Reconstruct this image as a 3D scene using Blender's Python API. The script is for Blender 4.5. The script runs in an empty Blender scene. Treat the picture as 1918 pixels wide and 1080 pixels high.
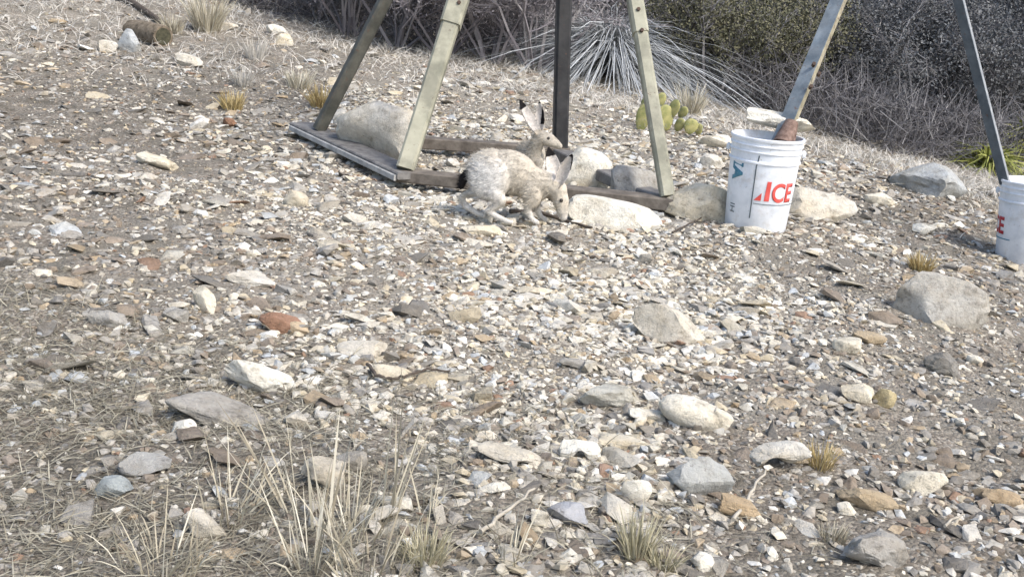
import bpy, bmesh, math, random
import numpy as np
from mathutils import Vector, Matrix, Quaternion

random.seed(7)
RNG = np.random.default_rng(11)
S = bpy.context.scene
COL = S.collection

# ------------------------------------------------------------------ camera
W, H = 1918, 1080
HFOV = math.radians(50)
F = (W / 2) / math.tan(HFOV / 2)
PITCH = math.radians(16.3)
ROLL = math.radians(5.0)
CAM_H = 0.90
fwd = np.array([0, math.cos(PITCH), -math.sin(PITCH)])
up0 = np.array([0, math.sin(PITCH), math.cos(PITCH)])
right0 = np.array([1.0, 0, 0])
cr = math.cos(ROLL) * right0 + math.sin(ROLL) * up0
cu = -math.sin(ROLL) * right0 + math.cos(ROLL) * up0
cam_d = bpy.data.cameras.new('camera')
cam = bpy.data.objects.new('camera', cam_d)
COL.objects.link(cam)
cam_d.sensor_width = 36
cam_d.lens = 18 / math.tan(HFOV / 2)
cam_d.clip_start = 0.05
cam_d.clip_end = 2000
M = Matrix(((cr[0], cu[0], -fwd[0], 0), (cr[1], cu[1], -fwd[1], 0), (cr[2], cu[2], -fwd[2], CAM_H), (0, 0, 0, 1)))
cam.matrix_world = M
S.camera = cam

# ------------------------------------------------------------------ world, sun, exposure
SUN_EL, SUN_AZ = math.radians(50), math.radians(128)      # light comes from behind the camera, from the right
w = bpy.data.worlds.new('World'); S.world = w; w.use_nodes = True
nt = w.node_tree
sky = nt.nodes.new('ShaderNodeTexSky'); sky.sky_type = 'NISHITA'; sky.sun_disc = False
sky.sun_elevation = SUN_EL; sky.sun_rotation = SUN_AZ
sky.air_density = 1.0; sky.dust_density = 3.0; sky.ozone_density = 1.0
nt.links.new(sky.outputs[0], nt.nodes['Background'].inputs[0])
nt.nodes['Background'].inputs[1].default_value = 0.14
sd = bpy.data.lights.new('sun', 'SUN'); sd.energy = 1.5; sd.angle = math.radians(16); sd.color = (1, 0.98, 0.95)
so = bpy.data.objects.new('sun', sd); COL.objects.link(so)
sv = Vector((math.sin(SUN_AZ) * math.cos(SUN_EL), math.cos(SUN_AZ) * math.cos(SUN_EL), math.sin(SUN_EL)))
so.rotation_euler = sv.to_track_quat('Z', 'Y').to_euler()
so.location = (5, -8, 12)
S.view_settings.view_transform = 'Standard'
S.view_settings.look = 'None'
S.view_settings.exposure = 1.05
S.view_settings.gamma = 1
S.view_settings.use_curve_mapping = False

# ------------------------------------------------------------------ noise and terrain
def _hash(ix, iy, seed):
    n = (ix.astype(np.int64) * 374761393 + iy.astype(np.int64) * 668265263 + seed * 1442695041) & 0x7fffffff
    n = ((n ^ (n >> 13)) * 1274126177) & 0x7fffffff
    n = n ^ (n >> 16)
    return (n & 0xffff) / 65535.0

def vnoise(x, y, seed=0):
    x = np.asarray(x, float); y = np.asarray(y, float)
    ix = np.floor(x); iy = np.floor(y)
    fx = x - ix; fy = y - iy
    fx = fx * fx * (3 - 2 * fx); fy = fy * fy * (3 - 2 * fy)
    a = _hash(ix, iy, seed); b = _hash(ix + 1, iy, seed)
    c = _hash(ix, iy + 1, seed); d = _hash(ix + 1, iy + 1, seed)
    return (a * (1 - fx) + b * fx) * (1 - fy) + (c * (1 - fx) + d * fx) * fy

def sstep(a, b, v):
    t = np.clip((v - a) / (b - a), 0, 1)
    return t * t * (3 - 2 * t)

def G(x, y):
    x = np.asarray(x, float); y = np.asarray(y, float)
    xc = np.clip(x, -9, 6)
    s = 4.0
    right = np.log1p(np.exp(np.clip((xc - 1.25) * s, -30, 30))) / s
    z = -0.15 * right * (1 - sstep(3.2, 8, xc) * 0.5)
    z = z + .043 * np.exp(-((x - .93) ** 2 + (y - 4.24) ** 2) / .35) - .068 * np.exp(-((x - 2.31) ** 2 + (y - 4.89) ** 2) / .5)
    far = sstep(5, 9.5, y)
    z = z - far * 0.088 * np.minimum(xc - 1.0, 0.6)
    yy = np.clip(y - 11.5, 0, 60)
    z = z + 0.24 * yy * sstep(0, 6, yy)
    z = z + 0.9 * (vnoise(x * 0.12, y * 0.12, 5) - .5) * sstep(12, 22, np.hypot(x, y))
    z = z + 0.07 * (vnoise(x * 0.8, y * 0.8, 1) - .5) + 0.035 * (vnoise(x * 2.3, y * 2.3, 2) - .5)
    z = z + (0.016 * (vnoise(x * 7, y * 7, 3) - .5) + 0.010 * (vnoise(x * 17, y * 17, 4) - .5)) * sstep(14, 10, np.abs(y))
    return z

def gz(x, y):
    return float(G(x, y))

def ray(px, py):
    x = px - W / 2; y = py - H / 2
    d = F * fwd + x * cr - y * cu
    return d / F            # depth along the axis = 1

CAM = np.array([0, 0, CAM_H])

def hit(px, py):
    d = ray(px, py)
    t = 0.8
    while t < 60:
        p = CAM + d * t
        if p[2] < gz(p[0], p[1]):
            lo, hi = t - 0.03, t
            for _ in range(12):
                m = (lo + hi) / 2; p = CAM + d * m
                if p[2] < gz(p[0], p[1]): hi = m
                else: lo = m
            return CAM + d * hi, hi
        t += 0.03
    return CAM + d * 40, 40

def at(px, py, depth):
    return CAM + ray(px, py) * depth

# ------------------------------------------------------------------ material helpers
def mat(name, rough=0.85, spec=0.25, metallic=0.0):
    m = bpy.data.materials.new(name); m.use_nodes = True
    b = m.node_tree.nodes['Principled BSDF']
    b.inputs['Roughness'].default_value = rough
    b.inputs['Specular IOR Level'].default_value = spec
    b.inputs['Metallic'].default_value = metallic
    return m, m.node_tree, b

def N(nt, t, **kw):
    n = nt.nodes.new(t)
    for k, v in kw.items():
        if hasattr(n, k): setattr(n, k, v)
        else: n.inputs[k].default_value = v
    return n

def noise(nt, scale, detail=6, rough=.6, coord='Object', vec=None):
    if vec is None:
        tc = nt.nodes.new('ShaderNodeTexCoord'); vec = tc.outputs[coord]
    n = nt.nodes.new('ShaderNodeTexNoise')
    n.inputs['Scale'].default_value = scale; n.inputs['Detail'].default_value = detail; n.inputs['Roughness'].default_value = rough
    nt.links.new(vec, n.inputs['Vector'])
    return n

def ramp(nt, fac, stops):
    r = nt.nodes.new('ShaderNodeValToRGB')
    e = r.color_ramp.elements
    while len(e) < len(stops): e.new(0.5)
    for i, (p, c) in enumerate(stops):
        e[i].position = p
        e[i].color = (c[0], c[1], c[2], 1) if hasattr(c, '__len__') else (c, c, c, 1)
    nt.links.new(fac, r.inputs[0])
    return r

def mix(nt, fac, a, b, mode='MIX'):
    m = nt.nodes.new('ShaderNodeMix'); m.data_type = 'RGBA'; m.blend_type = mode
    for sock, v in ((m.inputs[0], fac), (m.inputs[6], a), (m.inputs[7], b)):
        if hasattr(v, 'links') or hasattr(v, 'is_linked'): nt.links.new(v, sock)
        elif hasattr(v, '__len__'): sock.default_value = (v[0], v[1], v[2], 1)
        else: sock.default_value = v
    return m.outputs[2]

def bump(nt, b, h, strength=.4, dist=.01):
    n = nt.nodes.new('ShaderNodeBump'); n.inputs['Strength'].default_value = strength; n.inputs['Distance'].default_value = dist
    nt.links.new(h, n.inputs['Height']); nt.links.new(n.outputs[0], b.inputs['Normal'])

def simple(name, c1, c2, scale=20, rough=.85, bstr=.3, bdist=.004, spec=.25, metallic=0, detail=6, lo=.35, hi=.65):
    m, nt, b = mat(name, rough, spec, metallic)
    n = noise(nt, scale, detail)
    r = ramp(nt, n.outputs[0], [(lo, c1), (hi, c2)])
    nt.links.new(r.outputs[0], b.inputs['Base Color'])
    n2 = noise(nt, scale * 3, 6)
    bump(nt, b, n2.outputs[0], bstr, bdist)
    return m

def m_soil():
    m, nt, b = mat('soil', .95, .1)
    big = noise(nt, 0.9, 5, .6)
    base = ramp(nt, big.outputs[0], [(.32, (.092, .083, .064)), (.5, (.135, .123, .098)), (.68, (.205, .19, .155))])
    med = noise(nt, 14, 8, .7)
    medr = ramp(nt, med.outputs[0], [(.3, .55), (.5, .95), (.7, 1.35)])
    c = mix(nt, 1.0, base.outputs[0], medr.outputs[0], 'MULTIPLY')
    tc = nt.nodes.new('ShaderNodeTexCoord')
    v = nt.nodes.new('ShaderNodeTexVoronoi'); v.inputs['Scale'].default_value = 130
    nt.links.new(tc.outputs['Object'], v.inputs['Vector'])
    vr = ramp(nt, v.outputs['Color'], [(0, (.10, .085, .065)), (.45, (.24, .2, .16)), (.75, (.42, .37, .30)), (1, (.58, .54, .47))])
    fn = noise(nt, 6, 5, .7)
    fr = ramp(nt, fn.outputs[0], [(.40, 0.15), (.62, .75)])
    at_ = nt.nodes.new('ShaderNodeAttribute'); at_.attribute_name = 'rnd'
    dn = noise(nt, 22, 7, .7); dr_ = ramp(nt, dn.outputs[0], [(.3, (.24, .215, .17)), (.7, (.42, .39, .325))])
    dm = nt.nodes.new('ShaderNodeMath'); dm.operation = 'MULTIPLY'; dm.inputs[1].default_value = .75
    nt.links.new(at_.outputs['Fac'], dm.inputs[0])
    c = mix(nt, dm.outputs[0], c, dr_.outputs[0])
    c2 = mix(nt, fr.outputs[0], c, vr.outputs[0])
    nt.links.new(c2, b.inputs['Base Color'])
    h = nt.nodes.new('ShaderNodeMath'); h.operation = 'ADD'
    hn = noise(nt, 60, 8, .75)
    nt.links.new(hn.outputs[0], h.inputs[0])
    inv = nt.nodes.new('ShaderNodeMath'); inv.operation = 'MULTIPLY'; inv.inputs[1].default_value = -.7
    nt.links.new(v.outputs['Distance'], inv.inputs[0]); nt.links.new(inv.outputs[0], h.inputs[1])
    bump(nt, b, h.outputs[0], .8, .012)
    return m

def m_stone(source):
    # limestone: the colour of each stone comes with the stone (attribute or object colour)
    m, nt, b = mat('limestone_' + source, .92, .15)
    if source == 'chips':
        a = nt.nodes.new('ShaderNodeAttribute'); a.attribute_name = 'col'; colr = a.outputs['Color']
        sc, coord = 70, 'Object'
    else:
        a = nt.nodes.new('ShaderNodeObjectInfo'); colr = a.outputs['Color']
        sc, coord = 26, 'Object'
    geo = nt.nodes.new('ShaderNodeNewGeometry')
    n = noise(nt, sc, 8, .7, vec=geo.outputs['Position'])
    r = ramp(nt, n.outputs[0], [(.28, (.42, .40, .36)), (.45, (.90, .89, .86)), (.7, (1.15, 1.14, 1.10))])
    c = mix(nt, 1.0, colr, r.outputs[0], 'MULTIPLY')
    n2 = noise(nt, sc * .22, 6, .65, vec=geo.outputs['Position'])
    r2 = ramp(nt, n2.outputs[0], [(.40, 0), (.66, .6)])
    c = mix(nt, r2.outputs[0], c, mix(nt, 1.0, c, (.78, .68, .52), 'MULTIPLY'))
    if source != 'chips':
        n3 = noise(nt, 95, 4, .6, vec=geo.outputs['Position'])
        r3 = ramp(nt, n3.outputs[0], [(.60, 0), (.70, .55)])
        c = mix(nt, r3.outputs[0], c, (.13, .12, .105))
        n5 = noise(nt, 11, 9, .75, vec=geo.outputs['Position'])
        r5 = ramp(nt, n5.outputs[0], [(.52, 0), (.62, .30), (.75, .45)])
        c = mix(nt, r5.outputs[0], c, mix(nt, 1.0, c, (.52, .50, .46), 'MULTIPLY'))
    nt.links.new(c, b.inputs['Base Color'])
    n4 = noise(nt, sc * 2.2, 9, .72, vec=geo.outputs['Position'])
    bump(nt, b, n4.outputs[0], .9, .014 if source != 'chips' else .004)
    return m

def m_leaf(name, cols, rough=.7, scale=3.0):
    m, nt, b = mat(name, rough, .2)
    a = nt.nodes.new('ShaderNodeAttribute'); a.attribute_name = 'rnd'
    oi = nt.nodes.new('ShaderNodeObjectInfo')
    ad = nt.nodes.new('ShaderNodeMath'); ad.operation = 'MULTIPLY_ADD'; ad.inputs[1].default_value = .25; 
    nt.links.new(oi.outputs['Random'], ad.inputs[0]); 
    sb = nt.nodes.new('ShaderNodeMath'); sb.operation = 'MULTIPLY'; sb.inputs[1].default_value = .78
    nt.links.new(a.outputs['Fac'], sb.inputs[0]); nt.links.new(sb.outputs[0], ad.inputs[2])
    k = len(cols) - 1
    r = ramp(nt, ad.outputs[0], [(i / k, c) for i, c in enumerate(cols)])
    nt.links.new(r.outputs[0], b.inputs['Base Color'])
    return m

MSOIL = m_soil()
MCHIP = m_stone('chips')
MROCK = m_stone('rock')

# ------------------------------------------------------------------ mesh helpers
def mesh_np(name, V, faces, rnd=None, col=None, smooth=False):
    """faces: list of (n_i, k) index arrays"""
    me = bpy.data.meshes.new(name)
    V = np.asarray(V, np.float32)
    me.vertices.add(len(V)); me.vertices.foreach_set('co', V.ravel())
    faces = [np.asarray(f, np.int32) for f in faces if len(f)]
    nl = sum(f.size for f in faces); nf = sum(len(f) for f in faces)
    me.loops.add(nl); me.polygons.add(nf)
    me.loops.foreach_set('vertex_index', np.concatenate([f.ravel() for f in faces]))
    tot = np.concatenate([np.full(len(f), f.shape[1], np.int32) for f in faces])
    st = np.concatenate([[0], np.cumsum(tot)[:-1]]).astype(np.int32)
    me.polygons.foreach_set('loop_start', st)
    me.update(calc_edges=True)
    me.polygons.foreach_set('use_smooth', np.full(nf, smooth, bool))
    if rnd is not None:
        a = me.attributes.new('rnd', 'FLOAT', 'POINT'); a.data.foreach_set('value', np.asarray(rnd, np.float32))
    if col is not None:
        a = me.attributes.new('col', 'FLOAT_COLOR', 'POINT')
        c = np.ones((len(V), 4), np.float32); c[:, :3] = col
        a.data.foreach_set('color', c.ravel())
    me.validate()
    return me

def link(name, me, material=None, parent=None, loc=None):
    o = bpy.data.objects.new(name, me); COL.objects.link(o)
    if material is not None and len(me.materials) == 0: me.materials.append(material)
    if parent is not None: o.parent = parent
    if loc is not None: o.location = loc
    return o

def tag(o, label=None, cat=None, group=None, kind=None):
    if label: o['label'] = label
    if cat: o['category'] = cat
    if group: o['group'] = group
    if kind: o['kind'] = kind
    return o

def empty(name, loc, label, cat, group=None, rz=0):
    o = bpy.data.objects.new(name, None); COL.objects.link(o)
    o.location = tuple(loc); o.rotation_euler = (0, 0, rz); o.empty_display_size = .05
    return tag(o, label, cat, group)

class MB:
    def __init__(self): self.bm = bmesh.new()
    def box(self, c, s, R=None, bev=.0):
        r = bmesh.ops.create_cube(self.bm, size=1)
        vs = r['verts']
        for v in vs: v.co = Vector((v.co.x * s[0], v.co.y * s[1], v.co.z * s[2]))
        if bev:
            es = list({e for v in vs for e in v.link_edges})
            rb = bmesh.ops.bevel(self.bm, geom=es, offset=bev, segments=2, affect='EDGES')
            vs = list({v for f in rb['faces'] for v in f.verts} | {v for v in vs if v.is_valid})
        for v in vs:
            p = R @ v.co if R is not None else v.co
            v.co = p + Vector(c)
        return self
    def prism(self, p0, p1, prof, prof1=None, roll=0, cap=True):
        """sweep of a 2D profile from p0 to p1; roll about the axis"""
        p0 = Vector(p0); p1 = Vector(p1); a = (p1 - p0).normalized()
        ref = Vector((0, 0, 1)) if abs(a.z) < .9 else Vector((0, -1, 0))
        x = a.cross(ref).normalized(); y = x.cross(a).normalized()
        q = Quaternion(a, roll); x = q @ x; y = q @ y
        prof1 = prof1 or prof
        A = [self.bm.verts.new(p0 + x * u + y * v) for u, v in prof]
        B = [self.bm.verts.new(p1 + x * u + y * v) for u, v in prof1]
        n = len(A)
        for i in range(n): self.bm.faces.new((A[i], A[(i + 1) % n], B[(i + 1) % n], B[i]))
        if cap:
            self.bm.faces.new(A[::-1]); self.bm.faces.new(B)
        return self
    def tube(self, pts, rads, n=8):
        prev = None; rings = []
        pts = [Vector(p) for p in pts]
        for i, p in enumerate(pts):
            t = (pts[min(i + 1, len(pts) - 1)] - pts[max(i - 1, 0)]).normalized()
            ref = Vector((0, 0, 1)) if abs(t.z) < .85 else Vector((1, 0, 0))
            x = t.cross(ref).normalized(); y = x.cross(t)
            r = rads[i] if hasattr(rads, '__len__') else rads
            rings.append([self.bm.verts.new(p + x * r * math.cos(k * 2 * math.pi / n) + y * r * math.sin(k * 2 * math.pi / n)) for k in range(n)])
        for a, b in zip(rings, rings[1:]):
            for k in range(n): self.bm.faces.new((a[k], a[(k + 1) % n], b[(k + 1) % n], b[k]))
        self.bm.faces.new(rings[0][::-1]); self.bm.faces.new(rings[-1])
        return self
    def lathe(self, prof, n=64):
        rings = [[self.bm.verts.new((r * math.cos(k * 2 * math.pi / n), r * math.sin(k * 2 * math.pi / n), z)) for k in range(n)] for r, z in prof]
        for a, b in zip(rings, rings[1:]):
            for k in range(n): self.bm.faces.new((a[k], a[(k + 1) % n], b[(k + 1) % n], b[k]))
        return rings
    def build(self, name, material, parent=None, smooth=None, bevel=0):
        bmesh.ops.recalc_face_normals(self.bm, faces=self.bm.faces[:])
        me = bpy.data.meshes.new(name); self.bm.to_mesh(me); self.bm.free()
        if smooth is not None:
            for p in me.polygons: p.use_smooth = True
            me.set_sharp_from_angle(angle=math.radians(smooth))
        o = link(name, me, material)
        if parent is not None:
            o.parent = parent
        return o

def rel(root):
    L = np.array(root.location)
    return lambda p: Vector(np.asarray(p, float) - L)

# ------------------------------------------------------------------ ground
def axis(lo, hi, step, far_lo, far_hi, g=1.22):
    a = list(np.arange(lo, hi + step * .5, step))
    s = step; v = a[-1]; R = []
    while v < far_hi: s *= g; v += s; R.append(v)
    s = step; v = a[0]; L = []
    while v > far_lo: s *= g; v -= s; L.append(v)
    return np.array(L[::-1] + a + R)
gx = axis(-4.2, 5.2, .027, -240, 240)
gy = axis(0.6, 10.5, .027, -120, 260)
XX, YY = np.meshgrid(gx, gy)
ZZ = G(XX, YY)
V = np.stack([XX, YY, ZZ], -1).reshape(-1, 3)
nx, ny = len(gx), len(gy)
i = np.arange((ny - 1) * (nx - 1)); r_, c_ = i // (nx - 1), i % (nx - 1)
q = np.stack([r_ * nx + c_, r_ * nx + c_ + 1, (r_ + 1) * nx + c_ + 1, (r_ + 1) * nx + c_], -1)
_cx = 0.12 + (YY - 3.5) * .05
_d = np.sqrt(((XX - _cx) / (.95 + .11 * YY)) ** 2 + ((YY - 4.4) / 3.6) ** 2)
DUST_BRIGHT = .7 * sstep(6.2, 8.5, YY) * sstep(13, 11, YY) + np.clip(1.25 - _d + .6 * (vnoise(XX * 2.1, YY * 2.1, 51) - .5), 0, 1)
ground = link('ground', mesh_np('ground', V, [q], rnd=DUST_BRIGHT.ravel(), smooth=True), MSOIL)      # rnd = pale limestone dust, also the overexposed middle put into soil colour
tag(ground, 'stony grey brown hillside soil sloping down to the right', kind='structure')

# ------------------------------------------------------------------ stones
def hull_proto(seed, npts=13):
    rr = random.Random(seed)
    bm = bmesh.new()
    for k in range(npts):
        v = Vector((rr.gauss(0, 1), rr.gauss(0, 1), rr.gauss(0, 1))).normalized()
        p = 2.6
        v = v / ((abs(v.x) ** p + abs(v.y) ** p + abs(v.z) ** p) ** (1 / p))
        bm.verts.new(v * rr.uniform(.82, 1.05))
    r = bmesh.ops.convex_hull(bm, input=bm.verts[:])
    junk = [g for g in r['geom_interior'] if isinstance(g, bmesh.types.BMVert)]
    bmesh.ops.delete(bm, geom=junk, context='VERTS')
    bmesh.ops.triangulate(bm, faces=bm.faces[:])
    bmesh.ops.recalc_face_normals(bm, faces=bm.faces[:])
    bm.verts.index_update()
    V = np.array([v.co[:] for v in bm.verts]); T = np.array([[v.index for v in f.verts] for f in bm.faces])
    bm.free()
    return V, T

PROTO = [hull_proto(100 + k, 10 + k % 4) for k in range(20)]
PAL = np.array([(.63, .60, .53), (.55, .53, .47), (.45, .43, .39), (.36, .345, .32), (.72, .70, .65), (.52, .47, .37),
                (.41, .34, .25), (.28, .24, .20), (.32, .225, .17), (.47, .49, .50), (.22, .21, .195)])
PW = np.array([.20, .17, .14, .11, .13, .09, .04, .04, .010, .06, .04]); PW = PW / PW.sum()
PW_D = np.array([.03, .05, .11, .21, .012, .05, .045, .18, .008, .06, .24]); PW_D = PW_D / PW_D.sum()  # weights outside the middle; brightness falloff to the sides put into stone colour

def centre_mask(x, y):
    # worn, gravelly patch down the middle; also puts its overexposed brightness into stone colours
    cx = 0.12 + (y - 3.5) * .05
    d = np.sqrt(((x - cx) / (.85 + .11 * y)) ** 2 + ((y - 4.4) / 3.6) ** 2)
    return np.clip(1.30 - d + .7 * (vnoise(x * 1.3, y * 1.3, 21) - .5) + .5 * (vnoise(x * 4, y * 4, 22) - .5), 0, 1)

# (placement) : zones, density by noise, larger fragments rarer
pts = []
for (y0, y1, n, med, sig, lo, hi) in ((0.9, 4.0, 47000, .0064, .52, .0033, .026), (4.0, 7.2, 36000, .0098, .50, .005, .036), (7.2, 11.0, 12000, .0135, .55, .008, .055)):
    y = RNG.uniform(y0, y1, n * 2); x = RNG.uniform(-.62, .62, n * 2) * (y + 1.4)
    keep = np.where(np.abs(x) < .56 * y + .7)[0]
    x, y = x[keep], y[keep]
    cm = centre_mask(x, y)
    p = .40 + .62 * cm - .22 * sstep(7.0, 9.0, y)
    p *= .40 + .8 * vnoise(x * 3.1, y * 3.1, 31) + .7 * (vnoise(x * 1.1, y * 1.1, 32) - .3)
    grass = sstep(2.6, 1.7, y) * sstep(.2, -.4, x)
    p *= 1 - .45 * grass
    k = np.where(RNG.uniform(0, 1, len(x)) < p)[0][:n]
    patch = np.exp(.9 * (vnoise(x[k] * 1.9, y[k] * 1.9, 41) - .5) + .7 * (vnoise(x[k] * 6, y[k] * 6, 42) - .5))   # finer and coarser patches
    r = np.clip(med * patch * np.exp(RNG.normal(0, sig, len(k))), lo, hi)
    slab = RNG.uniform(0, 1, len(k)) < np.where(x[k] < 0, .013, .007)
    r = np.where(slab, RNG.uniform(.018, .045, len(k)) * (.8 + .1 * y[k]), r)
    pts.append(np.stack([x[k], y[k], r], -1))
P = np.concatenate(pts)
n = len(P)
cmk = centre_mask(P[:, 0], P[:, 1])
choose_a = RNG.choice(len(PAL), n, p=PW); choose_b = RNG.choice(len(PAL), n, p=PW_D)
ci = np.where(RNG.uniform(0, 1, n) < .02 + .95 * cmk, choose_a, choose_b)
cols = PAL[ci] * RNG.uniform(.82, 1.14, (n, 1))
asp = RNG.uniform(.55, 1.0, n); flat = RNG.uniform(.32, .80, n)
yaw = RNG.uniform(0, 2 * math.pi, n); tx = RNG.normal(0, .22, n); ty = RNG.normal(0, .22, n)

def rotm(yaw, tx, ty):
    c, s = np.cos(yaw), np.sin(yaw)
    o, z = np.ones_like(c), np.zeros_like(c)
    Rz = np.stack([np.stack([c, -s, z], -1), np.stack([s, c, z], -1), np.stack([z, z, o], -1)], -2)
    c, s = np.cos(tx), np.sin(tx)
    Rx = np.stack([np.stack([o, z, z], -1), np.stack([z, c, -s], -1), np.stack([z, s, c], -1)], -2)
    c, s = np.cos(ty), np.sin(ty)
    Ry = np.stack([np.stack([c, z, s], -1), np.stack([z, o, z], -1), np.stack([-s, z, c], -1)], -2)
    return Rx @ Ry @ Rz
RM = rotm(yaw, tx, ty)
big_ = P[:, 2] > .017
flat = np.where(big_, flat * .62, flat); tx = np.where(big_, tx * .5, tx); ty = np.where(big_, ty * .5, ty); asp = np.where(big_, np.maximum(.42, asp * .85), asp)
yaw = np.where(big_ & (RNG.uniform(0, 1, n) < .6), RNG.normal(-.15, .5, n), yaw)
SC = np.stack([P[:, 2] * 1.3, P[:, 2] * 1.3 * asp, P[:, 2] * flat * 1.1], -1)
GZ = G(P[:, 0], P[:, 1])
pz = GZ + SC[:, 2] * RNG.uniform(-.15, .45, n)
# which stones show largest
rel3 = np.stack([P[:, 0], P[:, 1], pz - CAM_H], -1)
dep = rel3 @ fwd; uu = rel3 @ cr / dep * F; vv = rel3 @ cu / dep * F
vis = (np.abs(uu) < W / 2) & (np.abs(vv) < H / 2)
score = np.where(vis, P[:, 2] / dep, 0)
order = np.argsort(-score)
big = order[:300]
small = np.setdiff1d(np.arange(n), big)
VV, TT, CC, off = [], [], [], 0
pid = RNG.integers(0, len(PROTO), n)
for k, (pv, pt) in enumerate(PROTO):
    idx = small[pid[small] == k]
    v = pv[None] * SC[idx][:, None, :]
    v = np.einsum('nij,nvj->nvi', RM[idx], v)
    v += np.stack([P[idx, 0], P[idx, 1], pz[idx]], -1)[:, None, :]
    VV.append(v.reshape(-1, 3))
    TT.append((pt[None] + (np.arange(len(idx)) * len(pv))[:, None, None]).reshape(-1, 3) + off)
    CC.append(np.repeat(cols[idx], len(pv), 0))
    off += len(idx) * len(pv)
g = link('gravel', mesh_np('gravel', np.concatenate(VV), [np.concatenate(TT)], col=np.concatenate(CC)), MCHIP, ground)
g['kind'] = 'stuff'
pm = []
for k, (pv, pt) in enumerate(PROTO):
    me = mesh_np('stone', pv, [pt]); me.materials.append(MROCK); pm.append(me)
for j in big:
    o = link('stone', pm[pid[j]], None, ground)
    R = Matrix(RM[j].tolist()).to_4x4()
    o.matrix_local = Matrix.Translation((P[j, 0], P[j, 1], pz[j])) @ R @ Matrix.Diagonal((*SC[j], 1))
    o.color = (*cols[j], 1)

# ------------------------------------------------------------------ rocks one can name
def rock_mesh(seed, sub=4, cuts=9, rough=.10, box=2.8):
    rr = random.Random(seed)
    bm = bmesh.new()
    bmesh.ops.create_icosphere(bm, subdivisions=sub, radius=1)
    V = np.array([v.co[:] for v in bm.verts]); T = np.array([[v.index for v in f.verts] for f in bm.faces]); bm.free()
    V = V / (np.sum(np.abs(V) ** box, 1) ** (1 / box))[:, None]
    for _ in range(cuts):
        nrm = np.array([rr.gauss(0, 1), rr.gauss(0, 1), rr.gauss(0, .8)]); nrm /= np.linalg.norm(nrm)
        d = rr.uniform(.55, .97)
        ex = V @ nrm - d
        V = V - np.where(ex > 0, ex, 0)[:, None] * nrm[None] * .92
    o1 = rr.uniform(0, 50)
    def n3(v, f, s):
        return (vnoise(v[:, 0] * f + o1 + s, v[:, 1] * f + v[:, 2] * f * .7, s) + vnoise(v[:, 1] * f + o1, v[:, 2] * f - v[:, 0] * f * .6, s + 3) + vnoise(v[:, 2] * f + o1, v[:, 0] * f + v[:, 1] * f * .5, s + 7)) / 3 - .5
    nd = V / np.linalg.norm(V, axis=1)[:, None]
    st = np.abs((V[:, 2] * 3.1 + .35 * n3(V, 2.2, 15) * 4) % 1 - .5) * 2       # bedding planes
    disp = rough * (1.5 * n3(V, 1.6, 11) + 1.2 * n3(V, 3.6, 12) + .8 * n3(V, 8.5, 13) + .55 * n3(V, 17, 14)) - .030 * sstep(.80, .97, st)
    V = V + nd * disp[:, None]
    return V, T

def rock(px, pyb, wpx, hpx, col, label, seed=None, dr=.6, yaw=0, tilt=0, lean=0, sub=4, cuts=13, rough=.11, box=2.9, sink=.22, arch=0, ax=0, name='rock', group='loose rocks on the hillside', depth=None, z=None):
    p, D = hit(px, pyb)
    if depth: D = depth; p = at(px, pyb, D)
    Wd = wpx / F * D
    al = math.atan2(CAM_H - p[2], math.hypot(p[0], p[1]))
    Dy = Wd * dr
    Hz = max((hpx / F * D - .72 * Dy * math.sin(al)) / math.cos(al), .25 * min(Wd, Dy))
    V, T = rock_mesh(seed if seed is not None else int(px * 7 + pyb), sub, cuts, rough, box)
    V = (V - (V.max(0) + V.min(0)) / 2) / ((V.max(0) - V.min(0)) / 2)
    if arch: V[:, 2] += arch * np.exp(-((V[:, 0] - ax) / .30) ** 2) * sstep(.5, -.6, V[:, 2])
    V = V * np.array([Wd / 2, Dy / 2, Hz / 2 / (1 - sink)])
    R = Matrix.Rotation(math.radians(yaw), 3, 'Z') @ Matrix.Rotation(math.radians(tilt), 3, 'Y') @ Matrix.Rotation(math.radians(lean), 3, 'X')
    V = V @ np.array(R).T
    me = mesh_np('rock', V, [T], smooth=True)
    me.set_sharp_from_angle(angle=math.radians(28))
    o = link(name, me, MROCK)
    cx, cy = p[0], p[1] + Dy * .45
    zz = gz(cx, cy) if z is None else z
    zmin = V[:, 2].min(); zh = V[:, 2].max() - zmin
    o.location = (cx, cy, zz - zmin - zh * sink)
    o.color = (*col, 1)
    tag(o, label, 'rock', group)
    return o

WHITE = (.80, .78, .71); CREAM = (.70, .65, .54); PALE = (.64, .61, .545); GREY = (.42, .41, .39); BLUE = (.43, .45, .46)
TAN = (.50, .42, .31); ORANGE = (.50, .40, .28); RED = (.33, .20, .14); DKG = (.27, .26, .24)
R_ = rock
R_(700, 304, 176, 118, PALE, 'large pale boulder between the two left legs of the feeder', dr=.5, tilt=3, yaw=-24, rough=.09, box=2.6, cuts=6, sink=.1, seed=21)
R_(1090, 352, 120, 82, WHITE, 'whitish rounded boulder behind the dark feeder leg', dr=.7, tilt=8, rough=.08, box=2.3, cuts=5)
R_(1188, 386, 100, 82, GREY, 'grey rounded boulder left of the pale feeder leg foot', dr=.8, tilt=5, rough=.08, box=2.5, cuts=5)
R_(1308, 416, 125, 78, CREAM, 'cream boulder between the pale feeder leg and the nearer bucket', dr=.6, tilt=6, rough=.09)
R_(1153, 430, 188, 58, WHITE, 'long flat white slab in front of the feeder beside the feeding rabbit', dr=.42, tilt=7, rough=.07, box=3.2, cuts=7)
R_(1540, 416, 140, 62, PALE, 'long pale boulder just right of the nearer bucket', dr=.5, tilt=8, rough=.1, box=3)
R_(1757, 372, 145, 68, BLUE, 'wide blue grey rock in dry grass left of the far bucket', dr=.7, tilt=9)
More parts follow.
